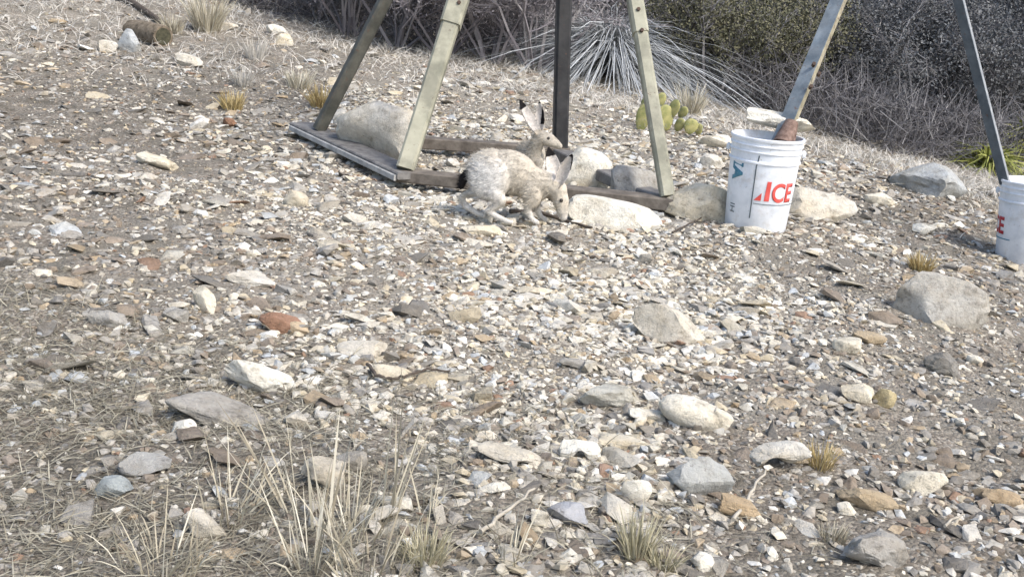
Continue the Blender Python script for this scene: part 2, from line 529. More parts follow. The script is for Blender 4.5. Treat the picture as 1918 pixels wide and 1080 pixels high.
R_(1258, 644, 150, 72, PALE, 'large tilted pale slab with dark shaded lower edge, mid ground', dr=.55, tilt=17, lean=-14, rough=.06, box=3.4)
R_(1772, 609, 174, 100, (.47, .455, .42), 'big grey boulder at the right edge of the clearing', dr=.6, tilt=5, rough=.11, box=2.6, cuts=12, sink=.28, seed=44)
R_(1297, 803, 132, 62, WHITE, 'bright oval white slab, largest of the white pair in the foreground', dr=.55, tilt=14, rough=.05, box=2.2, cuts=2, seed=3)
R_(1345, 806, 52, 42, WHITE, 'white wedge butted against the right end of the oval white slab', dr=.7, tilt=18)
R_(1213, 790, 72, 26, WHITE, 'small thin white slab left of the oval white slab', dr=.6, tilt=8, rough=.06)
R_(1313, 932, 132, 88, (.44, .45, .44), 'grey wedge shaped boulder split by a pale right face, foreground', dr=.62, tilt=3, cuts=16, rough=.07, box=3.2)
R_(1462, 884, 118, 52, PALE, 'jagged pale rock with hollow underside right of the grey wedge', dr=.5, tilt=-10, rough=.17, arch=1.0, ax=-.2, sink=.08)
R_(1085, 864, 80, 44, WHITE, 'knobbly white rock standing on short stubs', dr=.5, rough=.2, box=3.6, cuts=5, arch=1.3, sink=.06)
R_(958, 876, 138, 36, PALE, 'long thin pale slab left of the knobbly white rock', dr=.4, tilt=10, rough=.14, arch=.8, ax=.4, sink=.1)
R_(1168, 842, 112, 30, CREAM, 'low cream slab right of the knobbly white rock', dr=.5, rough=.12)
R_(1388, 970, 84, 40, ORANGE, 'tan orange rock below the grey wedge boulder', dr=.6, tilt=14)
R_(1733, 928, 92, 52, CREAM, 'rounded cream rock in the right foreground', dr=.6, tilt=-8, rough=.08)
R_(1628, 957, 112, 44, TAN, 'long tan rock left of the rounded cream rock', dr=.45, tilt=10)
R_(1648, 1066, 125, 74, GREY, 'pitted grey rock at the lower right edge', dr=.6, tilt=16, rough=.16)
R_(1882, 950, 82, 40, ORANGE, 'brownish orange rock at the far right foreground', dr=.6)
R_(1590, 664, 58, 34, CREAM, 'cream egg shaped rock below the big grey boulder', dr=.7, rough=.06, box=2.2)
R_(1632, 645, 62, 26, TAN, 'flat tan rock behind the cream egg shaped rock', dr=.7)
R_(1610, 756, 66, 40, CREAM, 'cream rock touching a round yellowish rock', dr=.7, rough=.07)
R_(1660, 764, 44, 42, (.54, .47, .30), 'round yellowish rock beside a cream rock', dr=.9, rough=.07, box=2.2)
R_(1770, 704, 68, 46, DKG, 'dark hollow rock on the right slope', dr=.7, rough=.2)
R_(1829, 684, 30, 20, WHITE, 'small round white rock on the right slope', dr=.8, rough=.05, box=2.1, sub=3)
R_(1142, 766, 118, 54, (.50, .49, .44), 'flat grey tan slab in the middle of the foreground', dr=.7, tilt=6)
R_(478, 738, 140, 58, WHITE, 'jagged white slab tilted to the right, left foreground', dr=.45, tilt=20, rough=.16)
R_(410, 800, 220, 58, GREY, 'long flat grey slab in the left foreground', dr=.5, tilt=10, rough=.09, box=3.4)
R_(553, 800, 46, 32, PALE, 'small pale block at the right end of the long grey slab', dr=.8, sub=3)
R_(335, 816, 52, 32, WHITE, 'small white rock below the long grey slab', dr=.7, tilt=-20, sub=3)
R_(598, 918, 88, 62, PALE, 'round pale rock among tall dry grass stalks', dr=.8, rough=.09)
R_(655, 882, 60, 48, GREY, 'angular grey rock behind the round pale rock', dr=.8)
R_(738, 958, 72, 38, WHITE, 'pointed white rock right of the tall dry stalks', dr=.7, tilt=6)
R_(380, 582, 66, 40, CREAM, 'smooth cream stone lying diagonally on the left slope', dr=.4, yaw=-35, tilt=18, rough=.05)
R_(520, 625, 80, 44, RED, 'reddish brown rock on the left slope', dr=.7, tilt=12)
R_(555, 628, 44, 26, ORANGE, 'rusty tan stone at the right of the reddish brown rock', dr=.7, sub=3)
R_(288, 313, 80, 24, CREAM, 'flat cream slab high on the left slope', dr=.5, tilt=10, rough=.06)
R_(236, 98, 46, 42, BLUE, 'blue grey rounded rock at the upper left', dr=.8, rough=.07)
R_(198, 100, 38, 24, PALE, 'small pale rock left of the blue grey rounded rock', dr=.8, sub=3)
R_(428, 238, 28, 18, RED, 'small reddish block of stone on the left slope', dr=.8, sub=3)
R_(194, 614, 72, 38, GREY, 'grey peaked rock at the left edge', dr=.7)
R_(262, 892, 100, 54, (.40, .40, .39), 'grey rock in dry grass at the lower left', dr=.7, rough=.08)
R_(205, 935, 70, 48, (.36, .39, .39), 'dark blue grey rock at the lower left corner', dr=.7)
R_(380, 1010, 90, 50, PALE, 'pale pointed rock in the lower left grass', dr=.5, tilt=20)
R_(1062, 986, 80, 50, (.42, .43, .46), 'bluish grey rock low in the middle foreground', dr=.7)
R_(1190, 940, 58, 48, WHITE, 'white upright chip left of the grey wedge boulder', dr=.6, tilt=24, sub=3)
R_(1010, 985, 36, 36, WHITE, 'small white triangular stone beside the bluish grey rock', dr=.7, sub=3)
R_(1003, 553, 66, 17, CREAM, 'thin cream slab with dark shadow below, centre of the gravel', dr=.5, rough=.06, sink=.05)
R_(905, 442, 84, 26, CREAM, 'flat cream stone in front of the rabbit hind foot', dr=.5, tilt=7, rough=.06, box=2.4)
R_(551, 388, 48, 32, CREAM, 'cream stone left of the feeder plank corner', dr=.7, sub=3, tilt=14)
R_(465, 534, 96, 30, PALE, 'flat pale slab half buried on the left slope', dr=.7, tilt=4, rough=.07)
R_(672, 668, 96, 34, PALE, 'pale flat slab above a curved dark twig', dr=.6, tilt=-4)
R_(735, 714, 88, 34, CREAM, 'cream slab beside a curved dark twig', dr=.6, tilt=9)
R_(925, 924, 62, 24, WHITE, 'low white stone in the lower middle foreground', dr=.6, sub=3)
R_(1588, 964, 38, 28, WHITE, 'small white block below the long tan rock', dr=.8, sub=3)
R_(1318, 1070, 50, 36, WHITE, 'white pointed stone at the bottom edge', dr=.7, tilt=16, sub=3)
R_(1500, 870, 46, 26, TAN, 'small tan stone at the right end of the jagged pale rock', dr=.8, sub=3)
R_(1075, 690, 60, 22, GREY, 'low grey stone left of the flat grey tan slab', dr=.6, sub=3)
R_(1735, 440, 46, 24, WHITE, 'white stone on the bank left of the far bucket', dr=.7, sub=3)
R_(1650, 385, 60, 24, CREAM, 'cream stone right of the long pale boulder', dr=.7, sub=3)
R_(1350, 280, 80, 26, CREAM, 'long cream stone left of the nearer bucket rim', dr=.6, tilt=10, sub=3)
R_(1335, 315, 50, 30, PALE, 'pale stone behind the nearer bucket', dr=.7, sub=3)
R_(1230, 395, 40, 22, DKG, 'dark low stone at the foot of the pale feeder leg', dr=.7, sub=3)
R_(1570, 215, 56, 16, WHITE, 'flat white stone at the edge of the dark brush', dr=.6, sub=3)
R_(516, 66, 44, 20, WHITE, 'white stone at the top of the far left clearing', dr=.7, sub=3)
R_(424, 58, 40, 16, PALE, 'thin pale stone near tall yellow grass', dr=.7, sub=3)
R_(530, 86, 36, 22, CREAM, 'cream stone in the far left clearing', dr=.7, sub=3)
R_(350, 125, 50, 22, PALE, 'pale leaning stone on the upper left slope', dr=.6, tilt=16, sub=3)
R_(1905, 330, 60, 30, PALE, 'pale stone behind the far bucket', dr=.7, sub=3)

# ------------------------------------------------------------------ metal, wood and plastic
M_OLIVE = simple('weathered_olive_paint', (.25, .245, .18), (.36, .345, .26), 9, .6, .25, .002, .35)
M_DARK = simple('shaded_steel', (.020, .020, .021), (.042, .041, .040), 14, .6, .25, .002, .35)  # rear right leg's shaded face put into the colour; collar and rod share it
M_DOLIVE = simple('shaded_olive_paint', (.060, .060, .048), (.115, .11, .088), 12, .65, .25, .002, .3)  # olive of the front legs with the rear left leg's shade painted in
M_GALV = simple('shaded_flange_paint', (.12, .15, .175), (.22, .25, .27), 16, .6, .2, .002, .3)  # shade of the leg's left flange put into the colour
M_DGALV = simple('dark_blue_grey_paint', (.075, .092, .105), (.135, .155, .17), 16, .6, .2, .002, .3)
M_EDGE = simple('pale_flange_steel', (.20, .21, .22), (.34, .35, .35), 30, .5, .2, .002, .4)  # paler tone for the right flange of the dark steel legs
M_YEL = simple('lit_flange_paint', (.30, .27, .18), (.44, .40, .29), 18, .6, .25, .002, .35)  # lit right flange of the blue grey leg, its light put into the colour
M_RUST = simple('rust', (.10, .062, .048), (.25, .175, .14), 45, .9, .6, .004, .15)
M_BOLT = simple('rusty_bolt', (.05, .035, .028), (.10, .06, .04), 60, .7, .3, .002)
M_WOOD = simple('weathered_wood', (.105, .09, .075), (.20, .175, .145), 22, .9, .6, .004, .15)
M_GWOOD = simple('grey_plank_face', (.105, .10, .095), (.21, .20, .185), 24, .8, .5, .003, .2)
M_BUCKET, nt_, b_ = mat('white_plastic', .45, .4)
n_ = noise(nt_, 16, 6); r__ = ramp(nt_, n_.outputs[0], [(.35, (.65, .685, .72)), (.6, (.80, .825, .85))])
n2_ = noise(nt_, 9, 9, .75); r2_ = ramp(nt_, n2_.outputs[0], [(.54, 0), (.66, .5)])
n3_ = noise(nt_, 70, 5, .7); r3_ = ramp(nt_, n3_.outputs[0], [(.63, 0), (.70, .55)])
c_ = mix(nt_, r2_.outputs[0], r__.outputs[0], (.50, .47, .42)); c_ = mix(nt_, r3_.outputs[0], c_, (.36, .33, .28))
nt_.links.new(c_, b_.inputs['Base Color'])
M_REDINK = simple('red_ink', (.60, .075, .06), (.72, .13, .11), 30, .5, 0, .001)
M_DREDINK = simple('dark_red_ink', (.36, .03, .04), (.48, .06, .065), 30, .5, 0, .001)
M_BLUEINK = simple('blue_ink', (.05, .17, .25), (.12, .30, .38), 60, .5, 0, .001)
M_GREYINK = simple('grey_ink', (.07, .09, .10), (.14, .17, .18), 60, .5, 0, .001)
M_CONC = simple('concrete', (.10, .095, .09), (.20, .19, .18), 30, .95, .5, .004, .1)
M_WIRE = simple('bail_wire', (.20, .20, .20), (.32, .32, .32), 40, .4, .1, .001, .5, .6)

def sq(a, b=None, c=.006):
    b = b or a; a /= 2; b /= 2
    return [(-a + c, -b), (a - c, -b), (a, -b + c), (a, b - c), (a - c, b), (-a + c, b), (-a, b - c), (-a, -b + c)]

for m_, lo_ in ((M_OLIVE, .60), (M_DOLIVE, .58), (M_GALV, .60), (M_DGALV, .60), (M_YEL, .56), (M_DARK, .60)):
    # chipped paint and rust freckles
    t_ = m_.node_tree; b_ = t_.nodes['Principled BSDF']; src = b_.inputs['Base Color'].links[0].from_socket
    k_ = noise(t_, 38, 9, .78); q_ = ramp(t_, k_.outputs[0], [(lo_, 0), (lo_ + .05, .85)])
    k2 = noise(t_, 5, 6, .7); q2 = ramp(t_, k2.outputs[0], [(.45, .75), (.60, 1.12)])
    t_.links.new(mix(t_, q_.outputs[0], mix(t_, 1.0, src, q2.outputs[0], 'MULTIPLY'), (.115, .062, .04)), b_.inputs['Base Color'])

# ---- feeder with four legs on a timber sled
FB = {k: hit(*p)[0] for k, p in dict(bl=(596, 272), fl=(757, 350), fr=(1246, 403), br=(1046, 304)).items()}
apex = at(1075, -690, 4.95)
fc = np.mean(list(FB.values()), 0)
fe = empty('game_feeder', (fc[0], fc[1], gz(fc[0], fc[1])), 'four legged game feeder standing on a low sled of planks', 'game feeder')
L_ = rel(fe)
PLT = .075
def plank(a, b, wd, th, m, ext=(0, 0), name='plank', zoff=0):
    a = np.array(a, float); b = np.array(b, float); d = (b - a) / np.linalg.norm(b - a)
    a = a - d * ext[0]; b = b + d * ext[1]
    a[2] += PLT - th / 2 + zoff; b[2] += PLT - th / 2 + zoff
    mb = MB(); mb.prism(L_(a), L_(b), sq(wd, th, .005))
    return mb.build(name, m, fe)
pl = plank(FB['bl'], FB['fl'], .13, .03, M_GWOOD, (.22, .06))
pl['label'] = 'grey metal faced plank with pale lower lip'
a = np.array(FB['bl']); b = np.array(FB['fl']); d = (b - a) / np.linalg.norm(b - a); sd_ = np.array([d[1], -d[0], 0]);
sd_ = sd_ if sd_[1] < 0 else -sd_
mb = MB(); mb.prism(L_(a - d * .2 + sd_ * .070 + [0, 0, PLT - .024]), L_(b + d * .05 + sd_ * .070 + [0, 0, PLT - .024]), sq(.012, .024, .002))
lip = mb.build('lip', simple('pale_lip', (.26, .255, .24), (.46, .45, .42), 14, .7), pl)
plank(FB['fl'], FB['fr'], .09, .05, M_WOOD, (.03, .05))
plank(FB['bl'], FB['br'], .08, .055, M_WOOD, (-.06, .05), zoff=.003)
plank(FB['br'], FB['fr'], .09, .05, M_GWOOD, (.02, -.02), zoff=-.004)

def leg(key, m, wd, roll, joint=None, m_up=None, upw=None, bolts=()):
    base = np.array(FB[key]) + [0, 0, PLT]
    ax = apex - base
    mb = MB()
    tj = joint or 1.0
    mb.prism(L_(base), L_(base + ax * tj), sq(wd, wd, .010), roll=roll)
    o = mb.build('leg', m, fe)
    if joint:
        mb = MB(); u = upw or wd + .014
        mb.prism(L_(base + ax * (joint - .02)), L_(apex), sq(u, u, .010), roll=roll)
        s_ = mb.build('leg_sleeve', m_up or m, o)
        a = Vector(ax).normalized()
        for (t, lat) in bolts:
            c = Vector(base + ax * t)
            tocam = (Vector(CAM) - c); tocam -= a * tocam.dot(a); tocam.normalize()
            # faces of the tube: pick the one nearest the camera
            ref = Vector((0, 0, 1)) if abs(a.z) < .9 else Vector((0, -1, 0))
            x = a.cross(ref).normalized(); y = x.cross(a).normalized(); qn = Quaternion(a, roll)
            dirs = [qn @ x, qn @ -x, qn @ y, qn @ -y]
            nrm = max(dirs, key=lambda v: v.dot(tocam)); sdv = a.cross(nrm)
            half = (u if t > joint - .02 else wd) / 2
            p = c + nrm * (half - .004) + sdv * lat
            mb = MB(); r = .0085
            mb.prism(L_(p), L_(p + nrm * .012), [(r * math.cos(k * math.pi / 3), r * math.sin(k * math.pi / 3)) for k in range(6)])
            mb.build('bolt', M_BOLT, o)
    return o
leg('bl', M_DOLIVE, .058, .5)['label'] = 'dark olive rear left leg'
leg('fl', M_OLIVE, .075, .45, .275, None, .088, ((.29, .012), (.325, -.004)))['label'] = 'pale olive front left leg with bolted sleeve'
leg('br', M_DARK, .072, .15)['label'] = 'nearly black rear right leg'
leg('fr', M_OLIVE, .056, -.35, .285, None, .064, ((.265, .0), (.30, .0)))['label'] = 'pale olive front right leg with bolts'
# collar where the legs meet and the spinner hanging below it
mb = MB(); ac = L_(apex)
mb.prism(ac + Vector((0, 0, -.12)), ac + Vector((0, 0, .05)), [(.10 * math.cos(k * math.pi / 10), .10 * math.sin(k * math.pi / 10)) for k in range(20)])
mb.build('top_collar', M_DARK, fe)
spin = at(1062, -4, 4.95)
mb = MB(); mb.tube([L_(apex), L_((apex + spin) / 2 + [.01, 0, 0]), L_(spin)], .006, 8)
rod = mb.build('spinner_rod', M_DARK, fe)
mb = MB(); rg = mb.lathe([(.001, -.004), (.030, -.006), (.038, .004), (.038, .010), (.028, .006), (.001, .006)], 32)
for v in mb.bm.verts: v.co = v.co + L_(spin)
mb.build('spinner_plate', M_BUCKET, rod, smooth=40)

# ---- buckets
ZB, RT, RB = .37, .1365, .118
def brad(z): return RB + (RT - RB) * z / ZB
def wrap(V, phi0, z0, extra=.0012):
    """flat print coordinates (u along, v up) -> bucket wall, phi 0 towards -y"""
    out = []
    for u, v in V:
        z = z0 + v; r = brad(z) + extra; ph = phi0 + u / .132
        out.append((r * math.sin(ph), -r * math.cos(ph), z))
    return out
def text_mesh(txt, size, shear=.0, weight=.0):
    cu_ = bpy.data.curves.new('lettering', 'FONT'); cu_.body = txt; cu_.size = size; cu_.shear = shear; cu_.offset = weight
    cu_.resolution_u = 6
    o = bpy.data.objects.new('lettering', cu_); COL.objects.link(o)
    dg = bpy.context.evaluated_depsgraph_get()
    me = bpy.data.meshes.new_from_object(o.evaluated_get(dg))
    bpy.data.objects.remove(o); bpy.data.curves.remove(cu_)
    # cut fine enough to bend round the wall
    bm = bmesh.new(); bm.from_mesh(me)
    xs = [v.co.x for v in bm.verts]
    x = min(xs)
    while x < max(xs):
        x += .008
        bmesh.ops.bisect_plane(bm, geom=bm.verts[:] + bm.edges[:] + bm.faces[:], plane_co=(x, 0, 0), plane_no=(1, 0, 0))
    bm.to_mesh(me); bm.free()
    return me
def print_text(root, txt, size, phi0, z0, m, rot=False, shear=0, weight=0, xs=1.0, name='lettering'):
    me = text_mesh(txt, size, shear, weight)
    P2 = [(v.co.x * xs, v.co.y) for v in me.vertices]
    if rot: P2 = [(y, -x) for x, y in P2]
    for v, p in zip(me.vertices, wrap(P2, phi0, z0)): v.co = p
    me.materials.clear(); me.materials.append(m)
    o = link(name, me, None, root)
    sm = o.modifiers.new('thick', 'SOLIDIFY'); sm.thickness = .0008; sm.offset = 0
    return o
def print_strip(root, pts2, wd, phi0, z0, m, name='printed_line'):
    bm = bmesh.new(); prev = None
    pp = []
    for (a, b) in zip(pts2, pts2[1:]):
        k = max(2, int(math.hypot(b[0] - a[0], b[1] - a[1]) / .008))
        for j in range(k): pp.append((a[0] + (b[0] - a[0]) * j / k, a[1] + (b[1] - a[1]) * j / k))
    pp.append(pts2[-1])
    for j, p in enumerate(pp):
        q0 = pp[max(j - 1, 0)]; q1 = pp[min(j + 1, len(pp) - 1)]
        t = np.array([q1[0] - q0[0], q1[1] - q0[1]]); t /= np.linalg.norm(t); nn = np.array([-t[1], t[0]]) * wd / 2
        A = wrap([(p[0] + nn[0], p[1] + nn[1]), (p[0] - nn[0], p[1] - nn[1])], phi0, z0)
        cur = [bm.verts.new(A[0]), bm.verts.new(A[1])]
        if prev: bm.faces.new((prev[0], prev[1], cur[1], cur[0]))
        prev = cur
    me = bpy.data.meshes.new(name); bm.to_mesh(me); bm.free()
    o = link(name, me, m, root)
    sm = o.modifiers.new('thick', 'SOLIDIFY'); sm.thickness = .0008; sm.offset = 0
    return o

def bucket(px, pyb, depth, label, lx=0, ly=0):
    c = at(px, pyb, depth)
    z = gz(c[0], c[1])
    rz = -math.atan2(c[0], c[1])
    e = empty('bucket', (c[0], c[1], c[2] - .004), label, 'bucket', 'white plastic buckets under the feeder legs', rz)
    e.rotation_euler = (math.radians(lx), math.radians(ly), rz)
    mb = MB()
    prof = [(.001, .006), (RB - .012, .0), (RB - .003, .001), (RB, .006), (brad(.272), .272), (brad(.274) + .005, .275), (brad(.274) + .005, .281), (brad(.283), .284),
            (brad(.312), .312), (brad(.312) + .004, .314), (brad(.318) + .004, .318), (brad(.32), .32), (brad(.336), .336), (brad(.337) + .004, .338), (brad(.34) + .004, .342), (brad(.344), .344),
            (brad(.357), .357), (RT + .004, .359), (RT + .005, .367), (RT + .003, .370), (RT - .003, .370), (RT - .005, .366), (brad(.2) - .004, .2), (brad(.03) - .004, .012), (.001, .012)]
    mb.lathe(prof, 72)
    body = mb.build('bucket_body', M_BUCKET, e, smooth=35)
    mb = MB(); mb.lathe([(.001, .338), (.06, .341), (brad(.33) - .0065, .334)], 40)
    mb.build('concrete_fill', M_CONC, e, smooth=30)
    # wire bail hanging against the far side, its ears
    mb = MB(); ps = []
    for k in range(25):
        t = math.pi * k / 24
        ps.append(((brad(.29) + .014) * math.cos(t), .018 + .16 * math.sin(t) * .98, .318 - .135 * math.sin(t)))
    mb.tube(ps, .0022, 6); mb.build('bail', M_WIRE, e, smooth=50)
    for s in (-1, 1):
        mb = MB(); mb.box((s * (brad(.3) + .010), .008, .312), (.016, .03, .026), bev=.004); mb.build('bail_ear', M_BUCKET, e, smooth=40)
    return e
D1, D2 = 4.32, 5.0
b1 = bucket(1413, 427, D1, 'white bucket near centre right with red lettering and rusty leg foot')
b2 = bucket(1916, 487, D2, 'white bucket cut off at the right picture edge, red letter E', ly=-4)
def print_poly(root, loops, phi0, z0, m, name='lettering'):
    bm = bmesh.new()
    for lp in loops: bm.faces.new([bm.verts.new((u, v, 0)) for u, v in lp])
    for k in range(-5, 40):
        bmesh.ops.bisect_plane(bm, geom=bm.verts[:] + bm.edges[:] + bm.faces[:], plane_co=(k * .008, 0, 0), plane_no=(1, 0, 0))
    P2 = [(v.co.x, v.co.y) for v in bm.verts]
    for v, p in zip(bm.verts, wrap(P2, phi0, z0)): v.co = p
    me = bpy.data.meshes.new(name); bm.to_mesh(me); bm.free()
    o = link(name, me, m, root); sm = o.modifiers.new('thick', 'SOLIDIFY'); sm.thickness = .0008; sm.offset = 0
    return o
# the A of the print is a small wedge and a thick upright
print_poly(b1, [[(0, 0), (.028, 0), (.028, .030)], [(.040, 0), (.060, 0), (.060, .076), (.044, .076)]], -.15, .137, M_REDINK)
print_text(b1, 'CE', .100, -.15 + .066 / .132, .137, M_REDINK, weight=.0026, xs=.86)
print_strip(b1, [(0, 0), (.20, 0)], .0022, -.15, .124, M_GREYINK)
print_strip(b1, [(.006, .272), (.004, .25), (0, .23), (0, .03)], .0042, -.20, .035, M_GREYINK)
print_text(b1, 'IA', .072, -1.0, .27, M_BLUEINK, rot=True, weight=.004)
print_text(b1, 'IH', .04, -.98, .11, M_GREYINK, rot=True)
print_text(b2, 'ACE', .105, -2.12, .131, M_DREDINK, weight=.0030, xs=.86)
print_strip(b2, [(0, 0), (.20, 0)], .0045, -2.05, .108, M_BLUEINK)

# ---- second feeder: legs of angle steel standing in the buckets
apB = at(1718, -335, 4.62)
f2 = empty('steel_tripod_feeder', at(1690, 430, 4.6), 'angle steel tripod feeder whose legs stand in the white buckets', 'tripod feeder')
L2 = rel(f2)
def ell(w, t): return [(0, 0), (w, 0), (w, t), (t, t), (t, w), (0, w)]
def angle_leg(base, top, wl, wr, m, m2, turn=0.0):
    """two flanges meeting in a corner that points towards the clearing"""
    base = np.array(base, float); a = Vector(top - base).normalized()
    c = Vector((base + top) / 2)
    nrm = Vector((-.25, -1, 0)); nrm -= a * nrm.dot(a); nrm.normalize(); nrm = Quaternion(a, turn) @ nrm
    s = a.cross(nrm); s = s if s.x > 0 else -s
    def sheet(mb, d, o2, w, t0=0.0):
        t = .006
        P0, P1 = L2(base), L2(top)
        vs = [mb.bm.verts.new(P + d * u + o2 * v) for P in (P0, P1) for (u, v) in ((t0, 0), (w, 0), (w, t), (t0, t))]
        for f in ((3, 2, 1, 0), (4, 5, 6, 7), (0, 1, 5, 4), (1, 2, 6, 5), (2, 3, 7, 6), (3, 0, 4, 7)): mb.bm.faces.new([vs[k] for k in f])
    dl = (-s * .90 - nrm * .44).normalized(); dr = (s * .44 - nrm * .90).normalized()
    mb = MB(); sheet(mb, dl, dr, wl); o = mb.build('leg', m, f2)
    mb = MB(); sheet(mb, dr, dl, wr, .0062); mb.build('flange', m2, o)
    return o
c1 = np.array(b1.location); c2 = np.array(b2.location)
base1 = at(1471, 252, D1 - .10); base2 = at(1893, 326, D2 - .10)
base1[2] = c1[2] + .345; base2[2] = c2[2] + .345
A5 = angle_leg(base1, apB, .054, .036, M_GALV, M_YEL)
A6 = angle_leg(base2, apB, .040, .026, M_DGALV, M_EDGE)
b3x, b3y = 2.95, 3.55
A7 = angle_leg(np.array((b3x, b3y, gz(b3x, b3y))), apB, .055, .05, M_DGALV, M_EDGE)
# rusty foot sleeve
axd = (apB - base1); axd /= np.linalg.norm(axd)
off_ = axd * 0.0
mb = MB(); R0 = .044; R1 = .026
mb.prism(L2(base1 + [-.004, -.008, -.006]), L2(base1 + axd * .095 + [-.004, -.004, 0]), [(R0 * math.cos(k * math.pi / 8), R0 * math.sin(k * math.pi / 8)) for k in range(16)], [(R1 * math.cos(k * math.pi / 8), R1 * math.sin(k * math.pi / 8)) for k in range(16)])
mb.build('rusty_foot', M_RUST, A5, smooth=40)
axu = Vector(axd)
for t, lat in ((.16, -.012), (.20, -.022), (.22, .010), (.62, -.02), (.655, -.02)):
    c = Vector(base1 + axd * t * np.linalg.norm(apB - base1))
    tocam = (Vector(CAM) - c); tocam -= axu * tocam.dot(axu); tocam.normalize(); sdv = axu.cross(tocam)
    mb = MB(); r = .008
    mb.prism(L2(c + tocam * .004 + sdv * -lat), L2(c + tocam * .024 + sdv * -lat), [(r * math.cos(k * math.pi / 3), r * math.sin(k * math.pi / 3)) for k in range(6)])
    mb.build('bolt', M_BOLT, A5)
mb = MB(); mb.prism(L2(apB - [0, 0, .06]), L2(apB + [0, 0, .05]), [(.09 * math.cos(k * math.pi / 8), .09 * math.sin(k * math.pi / 8)) for k in range(16)])
mb.build('top_collar', M_GALV, f2)
# pale slab lying across the back of the nearer bucket
sl = rock(1456, 246, 136, 34, WHITE, 'flat white slab lying across the top of the nearer bucket', dr=.42, tilt=7, rough=.05, box=3, depth=D1 + .06, z=c1[2] + .373, sink=0.0, seed=5)
sl.location.y = c1[1] + .135

# ------------------------------------------------------------------ rabbits
def cone_chain(bm, pts, n=14):
    """overlapping spheres swept along a chain of (x, y, z, r)"""
    for (a, b) in zip(pts, pts[1:]):
        a = np.array(a, float); b = np.array(b, float)
        L = np.linalg.norm(b[:3] - a[:3]); k = max(2, int(L / (min(a[3], b[3]) * .35 + .002)))
        for j in range(k + 1):
            c = a + (b - a) * j / k
            r = bmesh.ops.create_icosphere(bm, subdivisions=2, radius=c[3])
            for v in r['verts']: v.co = v.co + Vector(c[:3])
def ellipsoid(bm, c, s, ry=0):
    r = bmesh.ops.create_icosphere(bm, subdivisions=3, radius=1)
    R = Matrix.Rotation(ry, 3, 'Y')
    for v in r['verts']: v.co = R @ Vector((v.co.x * s[0], v.co.y * s[1], v.co.z * s[2])) + Vector(c)
def ear(bm, base, tip, wmax, face, curl=.45, thick=.007):
    """cupped leaf-shaped ear; face = direction its hollow opens to"""
    base = Vector(base); tip = Vector(tip); ax = (tip - base); L = ax.length; a = ax.normalized()
    f = Vector(face); f = (f - a * f.dot(a)).normalized(); s = a.cross(f)
    nu, nv = 14, 9
    out, inn = [], []
    for i in range(nu + 1):
        t = i / nu
        wdt = wmax * (.42 + .58 * math.sin(math.pi * min(1, t * 1.05) ** .8)) * (1 - t ** 7) ** .7 + .003
        ro, ri = [], []
        for j in range(nv + 1):
            v = j / nv * 2 - 1
            cup = curl * (1 - .4 * t)
            p = base + a * (L * t) + s * (wdt * math.sin(v * 1.25) / math.sin(1.25)) + f * (wdt * cup * (v * v) * 1.6) - f * (.010 * math.sin(math.pi * t))
            ro.append(bm.verts.new(p - f * thick * .5)); ri.append(bm.verts.new(p + f * thick * .5))
        out.append(ro); inn.append(ri)
    for i in range(nu):
        for j in range(nv):
            bm.faces.new((out[i][j], out[i][j + 1], out[i + 1][j + 1], out[i + 1][j]))
            bm.faces.new((inn[i][j + 1], inn[i][j], inn[i + 1][j], inn[i + 1][j + 1]))
        bm.faces.new((out[i][0], out[i + 1][0], inn[i + 1][0], inn[i][0]))
        bm.faces.new((out[i + 1][nv], out[i][nv], inn[i][nv], inn[i + 1][nv]))
    for j in range(nv):
        bm.faces.new((out[0][j + 1], out[0][j], inn[0][j], inn[0][j + 1]))
        bm.faces.new((out[nu][j], out[nu][j + 1], inn[nu][j + 1], inn[nu][j]))

def m_fur(name, rough=.9):
    m, nt, b = mat(name, rough, .1)
    a = nt.nodes.new('ShaderNodeAttribute'); a.attribute_name = 'col'
    n = noise(nt, 55, 8, .75)
    r = ramp(nt, n.outputs[0], [(.30, .62), (.5, .97), (.7, 1.15)])
    c = mix(nt, 1.0, a.outputs['Color'], r.outputs[0], 'MULTIPLY')
    nt.links.new(c, b.inputs['Base Color'])
    n2 = noise(nt, 240, 6, .7); bump(nt, b, n2.outputs[0], .6, .004)
    return m
M_FUR = m_fur('rabbit_fur')
M_EYE = simple('dark_eye', (.012, .008, .005), (.02, .012, .008), 10, .08, 0, .001, .6)

